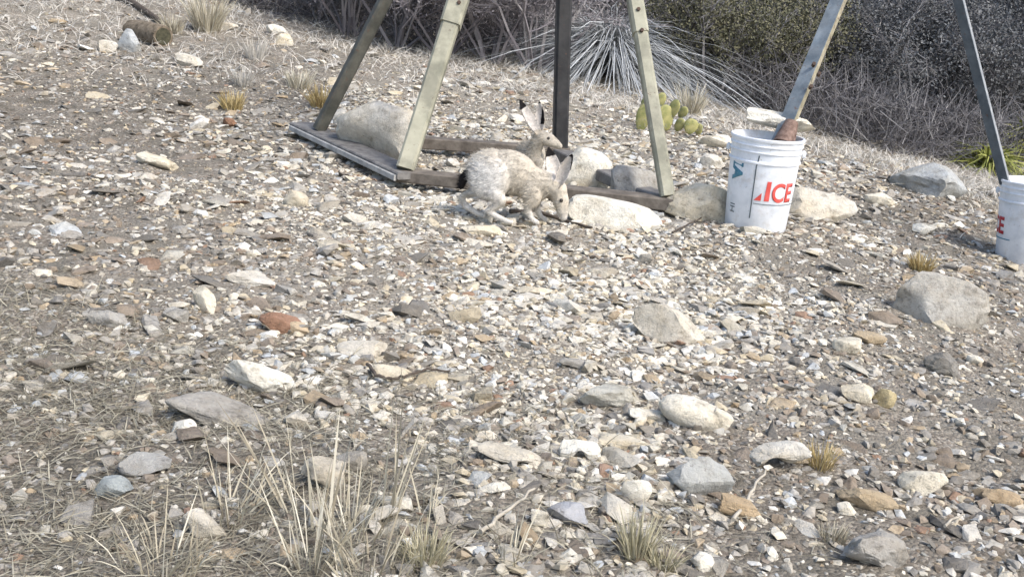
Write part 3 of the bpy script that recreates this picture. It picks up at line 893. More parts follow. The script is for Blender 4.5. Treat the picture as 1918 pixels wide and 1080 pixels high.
def rabbit(loc, rz, build, paint, eyes, label, seed, voxel=.0032, nfur=14000):
    root = empty('jackrabbit', loc, label, 'rabbit', 'jackrabbits at the feeder', rz)
    bm = bmesh.new(); build(bm)
    bmesh.ops.recalc_face_normals(bm, faces=bm.faces[:])
    me = bpy.data.meshes.new('body'); bm.to_mesh(me); bm.free()
    o = bpy.data.objects.new('tmp', me); COL.objects.link(o)
    md = o.modifiers.new('r', 'REMESH'); md.mode = 'VOXEL'; md.voxel_size = voxel
    sm = o.modifiers.new('s', 'SMOOTH'); sm.iterations = 5; sm.factor = .5
    dg = bpy.context.evaluated_depsgraph_get()
    me2 = bpy.data.meshes.new_from_object(o.evaluated_get(dg))
    bpy.data.objects.remove(o)
    nv = len(me2.vertices); V = np.empty(nv * 3, np.float32); me2.vertices.foreach_get('co', V); V = V.reshape(-1, 3)
    C = paint(V)
    at_ = me2.attributes.new('col', 'FLOAT_COLOR', 'POINT'); c4 = np.ones((nv, 4), np.float32); c4[:, :3] = C
    at_.data.foreach_set('color', c4.ravel())
    for p in me2.polygons: p.use_smooth = True
    me2.materials.clear()
    body = link('body', me2, M_FUR, root)
    # fur: short hairs lying back along the body
    nrm = np.empty(nv * 3, np.float32); me2.vertices.foreach_get('normal', nrm); nrm = nrm.reshape(-1, 3)
    rg = np.random.default_rng(seed)
    idx = rg.choice(nv, nfur)
    p = V[idx] + rg.normal(0, voxel * .5, (nfur, 3)); nn = nrm[idx]
    back = np.array([-1.0, 0, -.25]) + rg.normal(0, .35, (nfur, 3))
    d = nn * .45 + back * .8; d /= np.linalg.norm(d, axis=1)[:, None]
    ln = rg.uniform(.010, .024, nfur) * np.where(V[idx][:, 2] > .2, .8, 1)
    ln = np.where(paint(V[idx], True), ln * .35, ln)
    sd = np.cross(d, nn); sd /= np.linalg.norm(sd, axis=1)[:, None] + 1e-9
    A = p - nn * .001 - sd * .0008; B = p - nn * .001 + sd * .0008; T = p + d * ln[:, None]
    FV = np.stack([A, B, T], 1).reshape(-1, 3)
    fc_ = np.repeat(C[idx] * rg.uniform(.35, 1.4, (nfur, 1)), 3, 0)
    fur = link('fur', mesh_np('fur', FV, [np.arange(nfur * 3).reshape(-1, 3)], col=fc_), M_FUR, root)
    fur['kind'] = 'stuff'
    for (ex, ey, ez, er) in eyes:
        b2_ = bmesh.new(); bmesh.ops.create_uvsphere(b2_, u_segments=16, v_segments=10, radius=er)
        m3 = bpy.data.meshes.new('eye'); b2_.to_mesh(m3); b2_.free()
        for p_ in m3.polygons: p_.use_smooth = True
        link('eye', m3, M_EYE, root, (ex, ey, ez))
    return root

FURB = np.array((.53, .475, .385)); FURP = np.array((.74, .73, .70)); BLK = np.array((.018, .016, .016)); FURW = np.array((.70, .67, .61))
def seg_d(V, a, b):
    a = np.array(a); b = np.array(b); ab = b - a
    t = np.clip(((V - a) @ ab) / (ab @ ab), 0, 1)
    return np.linalg.norm(V - (a + t[:, None] * ab), axis=1), t

# feeding rabbit: forward is +x, head down
E1a = ((.225, .024, .163), (.178, .040, .292)); E1b = ((.238, -.020, .160), (.285, -.040, .288))
def build1(bm):
    ellipsoid(bm, (-.035, 0, .180), (.102, .072, .088), .05)
    ellipsoid(bm, (.040, 0, .184), (.115, .068, .086), .16)
    ellipsoid(bm, (.130, 0, .152), (.085, .055, .068), .35)
    for s in (-1, 1):
        ellipsoid(bm, (-.028, s * .058, .160), (.082, .038, .086), .25)       # haunch
        ellipsoid(bm, (.140, s * .036, .118), (.040, .025, .055), -.2)        # shoulder
    cone_chain(bm, [(.15, 0, .155, .055), (.20, 0, .160, .044), (.235, 0, .138, .040)])
    cone_chain(bm, [(.235, 0, .138, .038), (.253, 0, .098, .033), (.264, 0, .060, .024), (.270, 0, .036, .016)])
    for s in (-1, 1): cone_chain(bm, [(.25, s * .014, .095, .022), (.262, s * .009, .058, .017)])
    ear(bm, E1a[0], E1a[1], .027, (.45, -.9, -.1)); ear(bm, E1b[0], E1b[1], .023, (-.1, -1, .1), curl=.9)
    # near hind leg: knee forward, hock back, long foot on the ground
    cone_chain(bm, [(-.005, -.064, .115, .036), (.022, -.070, .085, .024), (.002, -.072, .058, .0155), (-.024, -.074, .040, .0135), (.010, -.077, .024, .0125), (.058, -.082, .010, .0105), (.076, -.083, .009, .008)])
    # far hind leg stretched back
    cone_chain(bm, [(-.060, .030, .115, .034), (-.090, .010, .094, .021), (-.135, -.010, .080, .014), (-.150, -.014, .066, .0125), (-.128, -.020, .038, .0125), (-.075, -.030, .016, .0115), (-.048, -.034, .010, .010)])
    # fore legs
    cone_chain(bm, [(.140, -.036, .100, .026), (.128, -.038, .056, .015), (.150, -.036, .020, .011), (.172, -.036, .009, .010)])
    cone_chain(bm, [(.150, .036, .100, .026), (.150, .038, .056, .015), (.172, .036, .020, .011), (.195, .036, .009, .010)])
    cone_chain(bm, [(-.120, 0, .165, .026), (-.148, 0, .140, .020), (-.156, 0, .108, .013)])   # tail
def paint1(V, short=False):
    d1, t1 = seg_d(V, *E1a); d2, t2 = seg_d(V, *E1b)
    inear = ((d1 < .035) & (t1 > .1)) | ((d2 < .035) & (t2 > .1))
    if short: return inear | (V[:, 2] < .045) | (V[:, 0] > .21)
    k = sstep(.09, .03, V[:, 2])[:, None] * .7
    C = FURB * (1 - k) + FURW * k
    h = np.exp(-(((V[:, 0] + .045) / .085) ** 4 + ((V[:, 2] - .15) / .085) ** 4))[:, None] * .75
    C = C * (1 - h) + FURP * h
    n = vnoise(V[:, 0] * 60 + V[:, 1] * 31, V[:, 2] * 60 + V[:, 1] * 17, 3)[:, None]
    C = C * (.86 + .26 * n)
    C = np.where(inear[:, None], (.64, .59, .53), C)
    tip = ((d1 < .04) & (t1 > .74)) | ((d2 < .04) & (t2 > .9)) | ((d2 < .04) & (t2 > .45) & (V[:, 0] > .283) & (V[:, 2] > .2))
    C = np.where(tip[:, None], BLK, C)
    dt, tt = seg_d(V, (-.135, 0, .165), (-.158, 0, .105))
    C = np.where((dt < .028)[:, None], BLK * 1.5, C)
    return C
p1, _ = hit(929, 420)
r1 = rabbit((p1[0], p1[1] + .05, gz(p1[0], p1[1] + .05) + .014), math.radians(-9), build1, paint1, ((.2585, -.0335, .106, .0075), (.2585, .0335, .106, .0075)),
            'jackrabbit crouched with head down feeding at the plank', 5)
r1.scale = (.93, .93, .97)

# second rabbit, behind, head raised
E2a = ((.018, -.018, .205), (-.075, -.022, .350)); E2b = ((.030, .018, .208), (.012, .035, .345))
def build2(bm):
    ellipsoid(bm, (.006, .050, .076), (.048, .075, .062))
    ellipsoid(bm, (-.010, .150, .080), (.066, .105, .070))
    ellipsoid(bm, (-.020, .235, .072), (.068, .085, .064))
    cone_chain(bm, [(.006, .022, .092, .042), (.012, .010, .130, .034), (.024, .002, .165, .032), (.040, 0, .186, .034)])
    cone_chain(bm, [(.038, 0, .188, .034), (.075, 0, .180, .029), (.105, 0, .166, .021), (.124, 0, .156, .014)])
    for s in (-1, 1): cone_chain(bm, [(.06, s * .014, .178, .022), (.10, s * .008, .164, .016)])
    ear(bm, E2a[0], E2a[1], .026, (.75, -.65, .1)); ear(bm, E2b[0], E2b[1], .021, (-.2, -1, .1), curl=.8)
    for s in (-1, 1):
        cone_chain(bm, [(.006 + s * .03, -.005, .075, .024), (.006 + s * .032, -.015, .045, .014), (.006 + s * .032, -.010, .014, .011), (.012 + s * .032, -.034, .009, .010)])
        cone_chain(bm, [(-.02 + s * .060, .25, .030, .020), (-.02 + s * .064, .20, .014, .013), (-.015 + s * .064, .12, .010, .011)])
    cone_chain(bm, [(-.02, .31, .075, .022), (-.022, .34, .062, .016)])
def paint2(V, short=False):
    d1, t1 = seg_d(V, *E2a); d2, t2 = seg_d(V, *E2b)
    inear = ((d1 < .035) & (t1 > .1)) | ((d2 < .035) & (t2 > .1))
    if short: return inear | (V[:, 2] < .045) | (V[:, 0] > .05)
    k = sstep(.07, .02, V[:, 2])[:, None] * .7
    C = FURB * (1 - k) + FURW * k
    n = vnoise(V[:, 0] * 60 + V[:, 1] * 31, V[:, 2] * 60 + V[:, 1] * 17, 4)[:, None]
    C = C * (.86 + .26 * n)
    C = np.where(inear[:, None], (.64, .59, .53), C)
    tip = ((d1 < .04) & (t1 > .76)) | ((d2 < .04) & (t2 > .93)) | ((d2 < .04) & (t2 > .25) & (V[:, 0] > .026 - .004 * t2 * 0) & (V[:, 2] > .24))
    C = np.where(tip[:, None], BLK, C)
    C = np.where((V[:, 1] > .322)[:, None], BLK * 1.5, C)
    return C
p2, _ = hit(992, 334)
r2 = rabbit((p2[0], p2[1], gz(p2[0], p2[1]) + .006), math.radians(-4), build2, paint2, ((.070, -.0270, .190, .0075), (.070, .0270, .190, .0075)),
            'jackrabbit with raised head and ears behind the feeding one', 6)

# ------------------------------------------------------------------ grass
M_STRAW = m_leaf('dry_straw', [(.22, .19, .14), (.36, .32, .235), (.50, .46, .35), (.58, .55, .46)])
M_LITTER = m_leaf('old_straw_litter', [(.10, .09, .065), (.19, .17, .125), (.30, .275, .205), (.46, .43, .34)])
M_GOLD = m_leaf('golden_grass', [(.24, .17, .07), (.38, .29, .13), (.48, .38, .18), (.55, .47, .28)])
M_PALEG = m_leaf('pale_grass', [(.34, .315, .27), (.46, .43, .37), (.57, .54, .48), (.64, .615, .56)])
M_GRNG = m_leaf('greening_grass', [(.20, .185, .10), (.33, .30, .19), (.48, .44, .31), (.46, .43, .31)])

def blades(B, D, Ln, Wd, droop, rg):
    """B base points, D unit directions, lengths, widths -> strips of three segments"""
    n = len(B)
    sd = np.cross(D, np.array([0, 0, 1.0]) + rg.normal(0, .4, (n, 3))); sd /= np.linalg.norm(sd, axis=1)[:, None] + 1e-9
    hz = D.copy(); hz[:, 2] = 0; hz += rg.normal(0, .25, (n, 3)) * [1, 1, 0]
    vs = []
    for t, wf in ((0, 1), (.4, .9), (.75, .6), (1, .0)):
        c = B + D * (Ln * t)[:, None] + hz * (Ln * droop * t * t)[:, None] - np.array([0, 0, 1.0]) * (Ln * droop * .9 * t * t)[:, None]
        w_ = (Wd * wf / 2)[:, None] * sd
        if wf > 0: vs += [c - w_, c + w_]
        else: vs += [c]
    V = np.stack(vs, 1)            # n,7,3
    base = (np.arange(n) * 7)[:, None]
    Q = np.concatenate([base + [0, 1, 3, 2], base + [2, 3, 5, 4]]); T = base + [4, 5, 6]
    return V.reshape(-1, 3), Q, T, np.repeat(rg.uniform(0, 1, n), 7)

def clump(px, py, hpx, spx, n, m, label, cat='grass', name='grass_clump', group='dry grass clumps', lean=(0, 0), wd=.0028, droop=.35, seed=None, upr=.55):
    p, D = hit(px, py)
    rg = np.random.default_rng(seed if seed is not None else int(px * 3 + py))
    Hm = hpx / F * D; Sm = spx / F * D
    a = rg.uniform(0, 2 * math.pi, n); r = np.sqrt(rg.uniform(0, 1, n)) * Sm * (.28 if hpx < 120 else .5)
    bx, by = p[0] + r * np.cos(a), p[1] + r * np.sin(a)
    B = np.stack([bx - p[0], by - p[1], G(bx, by) - p[2] - .004], -1)
    sp = rg.uniform(.1, 1, n) * upr
    Dv = np.stack([np.cos(a) * sp + lean[0] + rg.normal(0, .1, n), np.sin(a) * sp + lean[1] + rg.normal(0, .1, n), np.ones(n)], -1)
    Dv /= np.linalg.norm(Dv, axis=1)[:, None]
    V, Q, T, rn = blades(B, Dv, Hm * rg.uniform(.45, 1.15, n), np.full(n, wd) * rg.uniform(.6, 1.3, n) * max(1, D / 4), rg.uniform(.1, 1, n) * droop, rg)
    o = link(name, mesh_np(name, V, [Q, T], rnd=rn), m, None, tuple(p))
    return tag(o, label, cat, group)

K = clump
K(435, 205, 42, 60, 220, M_GOLD, 'low golden grass tuft on the left slope above the reddish block')
K(602, 200, 52, 62, 200, M_GOLD, 'golden grass behind the rear left feeder leg')
K(560, 165, 44, 70, 180, M_STRAW, 'straw coloured grass left of the rear left feeder leg')
K(388, 58, 92, 80, 320, M_STRAW, 'tall straw coloured grass at the top left')
K(322, 62, 44, 60, 160, M_STRAW, 'short straw grass left of the tall top left grass')
K(480, 110, 46, 60, 150, M_PALEG, 'pale thin grass in the upper left clearing')
K(455, 160, 40, 50, 150, M_PALEG, 'greyish dry weed on the upper left slope')
K(1722, 506, 44, 64, 260, M_GOLD, 'golden tuft on the bank above the big grey boulder')
K(1535, 872, 60, 84, 170, M_GOLD, 'thin rusty gold grass right of the jagged pale rock', wd=.0018)
K(1190, 1040, 110, 90, 200, M_GRNG, 'greenish dry tuft at the bottom centre', wd=.0022, upr=.4)
K(1240, 1065, 60, 80, 150, M_GRNG, 'low greenish tuft right of the bottom centre tuft', wd=.0022)
K(795, 1050, 80, 130, 240, M_GRNG, 'tan green tuft at the bottom edge left of centre', wd=.002)
K(1290, 215, 72, 74, 220, M_STRAW, 'pale upright grass behind the prickly pear')
K(1610, 240, 36, 80, 200, M_GOLD, 'golden grass fringe below the dark brush')
K(1790, 300, 50, 90, 240, M_PALEG, 'pale grass under the right hand brush')
K(1560, 1010, 46, 80, 120, M_STRAW, 'thin straw grass at the lower right', wd=.0018)
# tall foreground stalks
K(615, 985, 270, 60, 9, M_STRAW, 'tall upright dry stalks in the left foreground', cat='grass stalks', wd=.0042, droop=.06, upr=.16, lean=(.08, 0), group='tall dry stalks')
K(720, 965, 270, 50, 8, M_STRAW, 'tall stalks leaning right, beside the pointed white rock', cat='grass stalks', wd=.0042, droop=.06, upr=.15, lean=(.14, 0), group='tall dry stalks')
K(545, 960, 230, 60, 9, M_STRAW, 'tall stalks leaning left over the long grey slab', cat='grass stalks', wd=.0042, droop=.10, upr=.2, lean=(-.5, .1), group='tall dry stalks')
K(800, 960, 150, 40, 9, M_STRAW, 'shorter pale stalks near the low white stone', cat='grass stalks', wd=.0036, droop=.08, upr=.2, group='tall dry stalks')
K(580, 1060, 200, 90, 40, M_STRAW, 'dense dry stalks at the bottom left', cat='grass stalks', wd=.003, droop=.3, upr=.5, group='tall dry stalks')
K(420, 960, 150, 120, 46, M_STRAW, 'dry stalks fanning out at the lower left', cat='grass stalks', wd=.003, droop=.4, upr=.8, group='tall dry stalks')
K(655, 1000, 170, 120, 40, M_STRAW, 'loose pale stalks around the round pale rock', cat='grass stalks', wd=.0026, droop=.2, upr=.5, group='tall dry stalks')
K(300, 1060, 150, 150, 60, M_STRAW, 'ragged dry stalks in the lower left corner', cat='grass stalks', wd=.0026, droop=.45, upr=.8, group='tall dry stalks')
K(700, 1075, 160, 130, 50, M_STRAW, 'dry stalks at the bottom edge left of the greenish tuft', cat='grass stalks', wd=.0026, droop=.35, upr=.6, group='tall dry stalks')
K(960, 1050, 120, 60, 24, M_STRAW, 'thin dry stalks at the bottom middle', cat='grass stalks', wd=.0026, droop=.3, upr=.6, group='tall dry stalks')

# litter of flattened straw and far dead grass: nobody could count the blades
def grass_field(name, x, y, hgt, wd, upz, droop, m, label, seed):
    rg = np.random.default_rng(seed); n = len(x)
    B = np.stack([x, y, G(x, y) + .002], -1)
    a = rg.uniform(0, 2 * math.pi, n); hz = rg.uniform(.2, 1, n)
    D = np.stack([np.cos(a) * hz, np.sin(a) * hz, upz * rg.uniform(.2, 1.2, n)], -1); D /= np.linalg.norm(D, axis=1)[:, None]
    V, Q, T, rn = blades(B, D, hgt * rg.uniform(.4, 1.2, n), wd * rg.uniform(.6, 1.3, n), np.full(n, droop), rg)
    # keep blades out of the soil
    V[:, 2] = np.maximum(V[:, 2], G(V[:, 0], V[:, 1]) + .003)
    o = link(name, mesh_np(name, V, [Q, T], rnd=rn), m)
    return tag(o, label, 'grass', kind='stuff')
rg = np.random.default_rng(3)
n = 46000; y = rg.uniform(1.25, 2.7, n); x = rg.uniform(-1.9, .9, n)
pr = sstep(2.5, 1.8, y + .35 * x) * sstep(.75, -.3, x) * (.25 + vnoise(x * 4, y * 4, 8)) * .85
k = rg.uniform(0, 1, n) < pr
grass_field('dry_grass', x[k], y[k], .058, .0020, .35, .35, M_LITTER, 'flattened dry straw litter across the left foreground', 4)
n = 85000; y = rg.uniform(6.0, 11.5, n); x = rg.uniform(-6.5, 7.0, n)
edge = 8.2 + .25 * np.sin(x * 1.7) - .1 * x
pr = sstep(6.6, 8.4, y + .18 * np.abs(x)) * (.25 + .9 * vnoise(x * 1.4, y * 1.4, 9))
k = rg.uniform(0, 1, n) < pr
grass_field('dead_grass', x[k], y[k], .12, .004, .9, .4, M_PALEG, 'pale dead grass along the foot of the brush', 5)
n = 9000; y = rg.uniform(4.5, 8.5, n); x = rg.uniform(1.2, 6.0, n)
pr = sstep(1.7, 3.4, x) * (.2 + .8 * vnoise(x * 2, y * 2, 19))
k = rg.uniform(0, 1, n) < pr
grass_field('bank_grass', x[k], y[k], .09, .004, .7, .4, M_STRAW, 'short straw grass on the right hand bank', 6)

# ------------------------------------------------------------------ brush
def prisms(P0, P1, R0, R1, k=3):
    P0 = np.asarray(P0); P1 = np.asarray(P1); R0 = np.asarray(R0); R1 = np.asarray(R1)
    d = P1 - P0; d /= np.linalg.norm(d, axis=1)[:, None] + 1e-9
    ref = np.where(np.abs(d[:, 2:3]) < .9, np.array([[0, 0, 1.0]]), np.array([[1.0, 0, 0]]))
    x = np.cross(d, ref); x /= np.linalg.norm(x, axis=1)[:, None]; y = np.cross(d, x)
    vs = []
    for P_, R_2 in ((P0, R0), (P1, R1)):
        for j in range(k):
            a = 2 * math.pi * j / k
            vs.append(P_ + (x * math.cos(a) + y * math.sin(a)) * R_2[:, None])
    V = np.stack(vs, 1); n = len(P0); b = (np.arange(n) * 2 * k)[:, None]
    Q = np.concatenate([b + [j, (j + 1) % k, k + (j + 1) % k, k + j] for j in range(k)])
    return V.reshape(-1, 3), Q

def grow(rg, stems, hgt, spread, levels=4, kids=4, r0=.018, wob=.25, decay=.62):
    segs = []; tips = []
    front = []
    for s in range(stems):
        a = rg.uniform(0, 2 * math.pi); t = rg.uniform(.1, 1) * spread
        d = np.array([math.cos(a) * t, math.sin(a) * t, 1.0]); d /= np.linalg.norm(d)
        front.append((np.array([math.cos(a) * .06, math.sin(a) * .06, -.03]), d, hgt * .42 * rg.uniform(.7, 1.1), r0 * rg.uniform(.7, 1.2)))
    for lv in range(levels):
        nxt = []
        for (p, d, L, r) in front:
            nseg = 3; q_ = p; dd = d
            for j in range(nseg):
                dd = dd + rg.normal(0, wob, 3) * .5; dd /= np.linalg.norm(dd)
                q2 = q_ + dd * L / nseg
                ra = r * (1 - .35 * j / nseg); rb = r * (1 - .35 * (j + 1) / nseg)
                segs.append((q_, q2, ra, rb)); q_ = q2
                if j > 0 or lv > 0:
                    for _ in range(kids if j == nseg - 1 else max(1, kids // 2)):
                        nd = dd + rg.normal(0, .62, 3) + np.array([0, 0, .08]); nd /= np.linalg.norm(nd)
                        nxt.append((q_, nd, L * decay * rg.uniform(.6, 1.15), max(r * .55, .0016)))
            if lv >= levels - 2: tips.append((q_, dd))
        lim = [40, 200, 900, 2600][min(lv, 3)]
        if len(nxt) > lim:
            nxt = [nxt[i] for i in rg.choice(len(nxt), lim, replace=False)]
        front = nxt
    return segs, tips, front

def leaves(rg, pos, size, per, jit, aspect=.55):
    n = len(pos) * per
    c = np.repeat(np.asarray(pos), per, 0) + rg.normal(0, jit, (n, 3))
    a = rg.normal(0, 1, (n, 3)); a /= np.linalg.norm(a, axis=1)[:, None]
    b = np.cross(a, rg.normal(0, 1, (n, 3))); b /= np.linalg.norm(b, axis=1)[:, None]
    s = (size * rg.uniform(.5, 1.3, n))[:, None]
    V = np.stack([c - a * s, c + b * s * aspect, c + a * s, c - b * s * aspect], 1)
    q_ = np.arange(n * 4).reshape(-1, 4)
    return V.reshape(-1, 3), q_, np.repeat(np.clip(rg.uniform(0, 1, n) * .6 + .4 * rg.uniform(0, 1, len(pos)).repeat(per), 0, 1), 4)

M_TWIG = m_leaf('grey_twigs', [(.13, .115, .125), (.19, .175, .185), (.27, .25, .255), (.36, .34, .33)])
M_TWIGD = m_leaf('dark_twigs', [(.07, .067, .073), (.112, .108, .114), (.175, .168, .172), (.30, .29, .28)])
M_LOL = m_leaf('olive_leaves', [(.055, .058, .038), (.09, .092, .058), (.135, .13, .078), (.22, .20, .125)])
M_LGY = m_leaf('grey_green_leaves', [(.055, .060, .065), (.092, .098, .102), (.14, .144, .145), (.23, .228, .215)])
M_LPU = m_leaf('withered_leaves', [(.10, .09, .097), (.15, .138, .145), (.21, .195, .197), (.29, .27, .26)])
M_LYG = m_leaf('yellow_green_leaves', [(.10, .12, .025), (.19, .21, .05), (.28, .29, .08), (.38, .37, .14)])
M_SOT = m_leaf('bleached_leaves', [(.20, .21, .215), (.33, .345, .35), (.46, .475, .475), (.60, .61, .60)])
M_TRUNK = simple('pale_bark', (.30, .28, .26), (.46, .44, .41), 20, .9, .5, .004)

def shrub_meshes(seed, hgt, spread, mtw, mlf, per, lsize, stems=8, jit=.05, trunk=None):
    rg = np.random.default_rng(seed)
    segs, tips, last = grow(rg, stems, hgt, spread)
    P0 = np.array([s[0] for s in segs]); P1 = np.array([s[1] for s in segs])
    R0 = np.array([s[2] for s in segs]); R1 = np.array([s[3] for s in segs])
    V, Q = prisms(P0, P1, R0, R1)
    rn = np.repeat(rg.uniform(0, 1, len(P0)), 6)
    # finest twigs: two-sided slivers
    tp = np.array([t[0] for t in tips]); 
    lb = np.array([q_[0] for q_ in last]); ld = np.array([q_[1] for q_ in last]); ll = np.array([q_[2] for q_ in last])
    V2, Q2 = prisms(lb, lb + ld * np.minimum(ll, .22)[:, None], np.full(len(lb), .0030), np.full(len(lb), .0012))
    br = mesh_np('branches', np.concatenate([V, V2]), [np.concatenate([Q, Q2 + len(V)])], rnd=np.concatenate([rn, np.repeat(rg.uniform(0, 1, len(lb)), 6)]))
    br.materials.append(mtw)
    pos = np.concatenate([tp, lb + ld * .08])
    Vl, Ql, rl = leaves(rg, pos, lsize, per, jit)
    fo = mesh_np('foliage', Vl, [Ql], rnd=rl); fo.materials.append(mlf)
    return br, fo

KINDS = {
    'bare': [shrub_meshes(200 + k, 2.0, 1.0, M_TWIG, M_LPU, 2, .013, stems=10) for k in range(2)],
    'dark': [shrub_meshes(220 + k, 2.1, .95, M_TWIGD, M_LGY, 5, .015, stems=9, jit=.07) for k in range(3)],
    'olive': [shrub_meshes(240 + k, 1.8, .9, M_TWIGD, M_LOL, 5, .017, stems=8, jit=.07) for k in range(2)],
}
def shrub(px, py, kind, var, sc, label, push=0, name='shrub', group='wild shrubs at the back'):
    p, D = hit(px, py)
    d = ray(px, py); d = d / np.hypot(d[0], d[1])
    x, y_ = p[0] + d[0] * push, p[1] + d[1] * push
    rr = random.Random(int(px * 13 + py * 7 + push * 10))
    e = empty(name, (x, y_, gz(x, y_)), label, 'shrub', group, rr.uniform(0, 6.28))
    e.scale = (sc * rr.uniform(.95, 1.15), sc * rr.uniform(.95, 1.15), sc)
    br, fo = KINDS[kind][var]
    a = link('branches', br, None, e); b = link('foliage', fo, None, e); b['kind'] = 'stuff'; a['kind'] = 'stuff'
    return e
SHR = [
    (575, 34, 'bare', 0, .72, 'bare purple grey shrub above the rear left feeder leg', 0),
    (655, 66, 'bare', 1, .78, 'bare grey shrub seen between the two left feeder legs', 0),
    (745, 88, 'bare', 0, .80, 'bare twiggy shrub left of the pale front left leg', 0),
    (830, 106, 'bare', 1, .80, 'bare twiggy shrub right behind the pale front left leg', .1),
    (920, 118, 'bare', 0, .85, 'grey leafless shrub midway between pale and dark legs', 0),
    (1000, 128, 'bare', 1, .85, 'grey leafless shrub just left of the dark leg', 0),
    (1335, 196, 'olive', 0, .78, 'olive brown shrub right of the pale front right leg', .1),
    (1425, 208, 'olive', 1, .90, 'olive shrub behind the nearer bucket', .3),
    (1520, 214, 'dark', 0, .85, 'dark grey shrub behind the steel leg with rusty foot', .3),
    (1605, 240, 'dark', 1, .90, 'dark twiggy shrub right of the leg with rusty foot', 0),
    (1690, 262, 'dark', 2, .92, 'dark grey green shrub midway between the two steel legs', 0),
    (1775, 272, 'dark', 0, .95, 'dark dense shrub left of the right hand steel leg', 0),
    (1858, 272, 'dark', 1, 1.0, 'dark shrub behind the right hand steel leg', .3),
    (1935, 280, 'dark', 2, 1.0, 'dark shrub cut by the right picture edge', .2),
    (1210, 150, 'dark', 2, .80, 'dark shrub behind the bleached arching plants', 1.1),
    (1090, 130, 'bare', 0, .95, 'grey shrub behind the left bleached arching plant', 1.3),
    # second row
    (520, 10, 'bare', 1, 1.0, 'purple grey shrub farthest left in the back row', 1.6),
    (625, 40, 'bare', 0, 1.1, 'back row shrub above the rear left feeder leg', 1.8),
    (720, 70, 'dark', 1, 1.1, 'back row dark shrub between the two left legs', 1.8),
    (820, 90, 'bare', 1, 1.15, 'back row bare shrub behind the pale front left leg', 2.0),
    (930, 110, 'dark', 2, 1.1, 'back row dark shrub left of the dark leg', 1.9),
    (1040, 125, 'bare', 0, 1.2, 'back row grey shrub behind the dark leg', 2.2),
    (1140, 140, 'dark', 0, 1.2, 'back row dark shrub above the bleached arching plants', 2.3),
    (1270, 165, 'olive', 1, 1.25, 'back row olive shrub right of the pale front right leg', 2.2),
    (1380, 190, 'dark', 1, 1.25, 'back row dark shrub above the nearer bucket', 2.2),
    (1480, 205, 'olive', 0, 1.3, 'back row olive shrub behind the leg with rusty foot', 2.0),
    (1580, 230, 'dark', 2, 1.3, 'back row dark shrub right of the leg with rusty foot', 2.0),
    (1680, 255, 'dark', 0, 1.3, 'back row dark shrub between the two steel legs', 1.9),
    (1780, 265, 'dark', 1, 1.35, 'back row dark shrub left of the right hand steel leg', 1.8),
    (1890, 275, 'dark', 2, 1.35, 'back row dark shrub at the right picture edge', 1.8),
]
for a in SHR: shrub(*a)

# thicket that closes the view behind the shrubs: one mass of twigs
rg = np.random.default_rng(77); n = 30000
x = rg.uniform(-11, 15, n); y = rg.uniform(12.2, 19, n); z = G(x, y) + np.abs(rg.normal(0, .75, n)) * (.5 + vnoise(x * .7, y * .7, 61))
D = rg.normal(0, .55, (n, 3)) + [0, 0, .55]; D /= np.linalg.norm(D, axis=1)[:, None]
P0 = np.stack([x, y, z], -1)
V, Q = prisms(P0, P0 + D * rg.uniform(.25, .75, n)[:, None], rg.uniform(.003, .008, n), np.full(n, .002))
tag(link('thicket', mesh_np('thicket', V, [Q], rnd=np.repeat(rg.uniform(0, 1, n), 6)), M_TWIG), 'tangled grey brush covering the slope behind', 'brush', kind='stuff')
c = P0[rg.choice(n, 14000)] + D[:14000] * .2
Vl, Ql, rl = leaves(rg, c, .03, 2, .15)
tag(link('thicket_leaves', mesh_np('thicket_leaves', Vl, [Ql], rnd=rl), M_LGY), 'grey green leaves through the far thicket', 'brush', kind='stuff')

# low tangle at the foot of the shrubs
rg = np.random.default_rng(78); n = 26000
x = rg.uniform(-6, 8, n); y = 9.6 + .25 * np.sin(x * 1.7) + np.abs(rg.normal(0, .9, n)) + np.where(x > 1, -.05 * x, 0); z = G(x, y) + rg.uniform(0, .55, n) ** 1.3
D = rg.normal(0, .6, (n, 3)) + [0, 0, .4]; D /= np.linalg.norm(D, axis=1)[:, None]
P0 = np.stack([x, y, z], -1)
V, Q = prisms(P0, P0 + D * rg.uniform(.10, .38, n)[:, None], rg.uniform(.0025, .005, n), np.full(n, .0015))
tag(link('undergrowth', mesh_np('undergrowth', V, [Q], rnd=np.repeat(rg.uniform(0, 1, n), 6)), M_TWIGD), 'low tangle of dark grey twigs at the foot of the shrubs', 'brush', kind='stuff')

# bleached arching rosettes
def rosette(px, py, push, hgt, n, m, label, name, cat, group, wd=.010, droop=1.6, seed=0, zmin=.25):
    p, D = hit(px, py); d = ray(px, py); d = d / np.hypot(d[0], d[1])
    x, y_ = p[0] + d[0] * push, p[1] + d[1] * push
    rg = np.random.default_rng(seed + int(px))
    e = empty(name, (x, y_, gz(x, y_)), label, cat, group)
    a = rg.uniform(0, 2 * math.pi, n); el = rg.uniform(zmin, 1.45, n)
    Dv = np.stack([np.cos(a) * np.cos(el), np.sin(a) * np.cos(el), np.sin(el)], -1)
    B = np.stack([np.cos(a) * .05, np.sin(a) * .05, rg.uniform(.05, .4, n) * hgt], -1)
    V, Q, T, rn = blades(B, Dv, hgt * rg.uniform(.6, 1.1, n), wd * rg.uniform(.6, 1.3, n), droop * rg.uniform(.35, 1.0, n), rg)
    o = link('leaves', mesh_np('leaves', V, [Q, T], rnd=rn), m, e); o['kind'] = 'stuff'
    mb = MB(); mb.tube([(0, 0, -.05), (.01, 0, hgt * .2), (0, .01, hgt * .42)], [.06, .05, .03], 10); mb.build('stem', M_TWIGD, e, smooth=60)
    return e
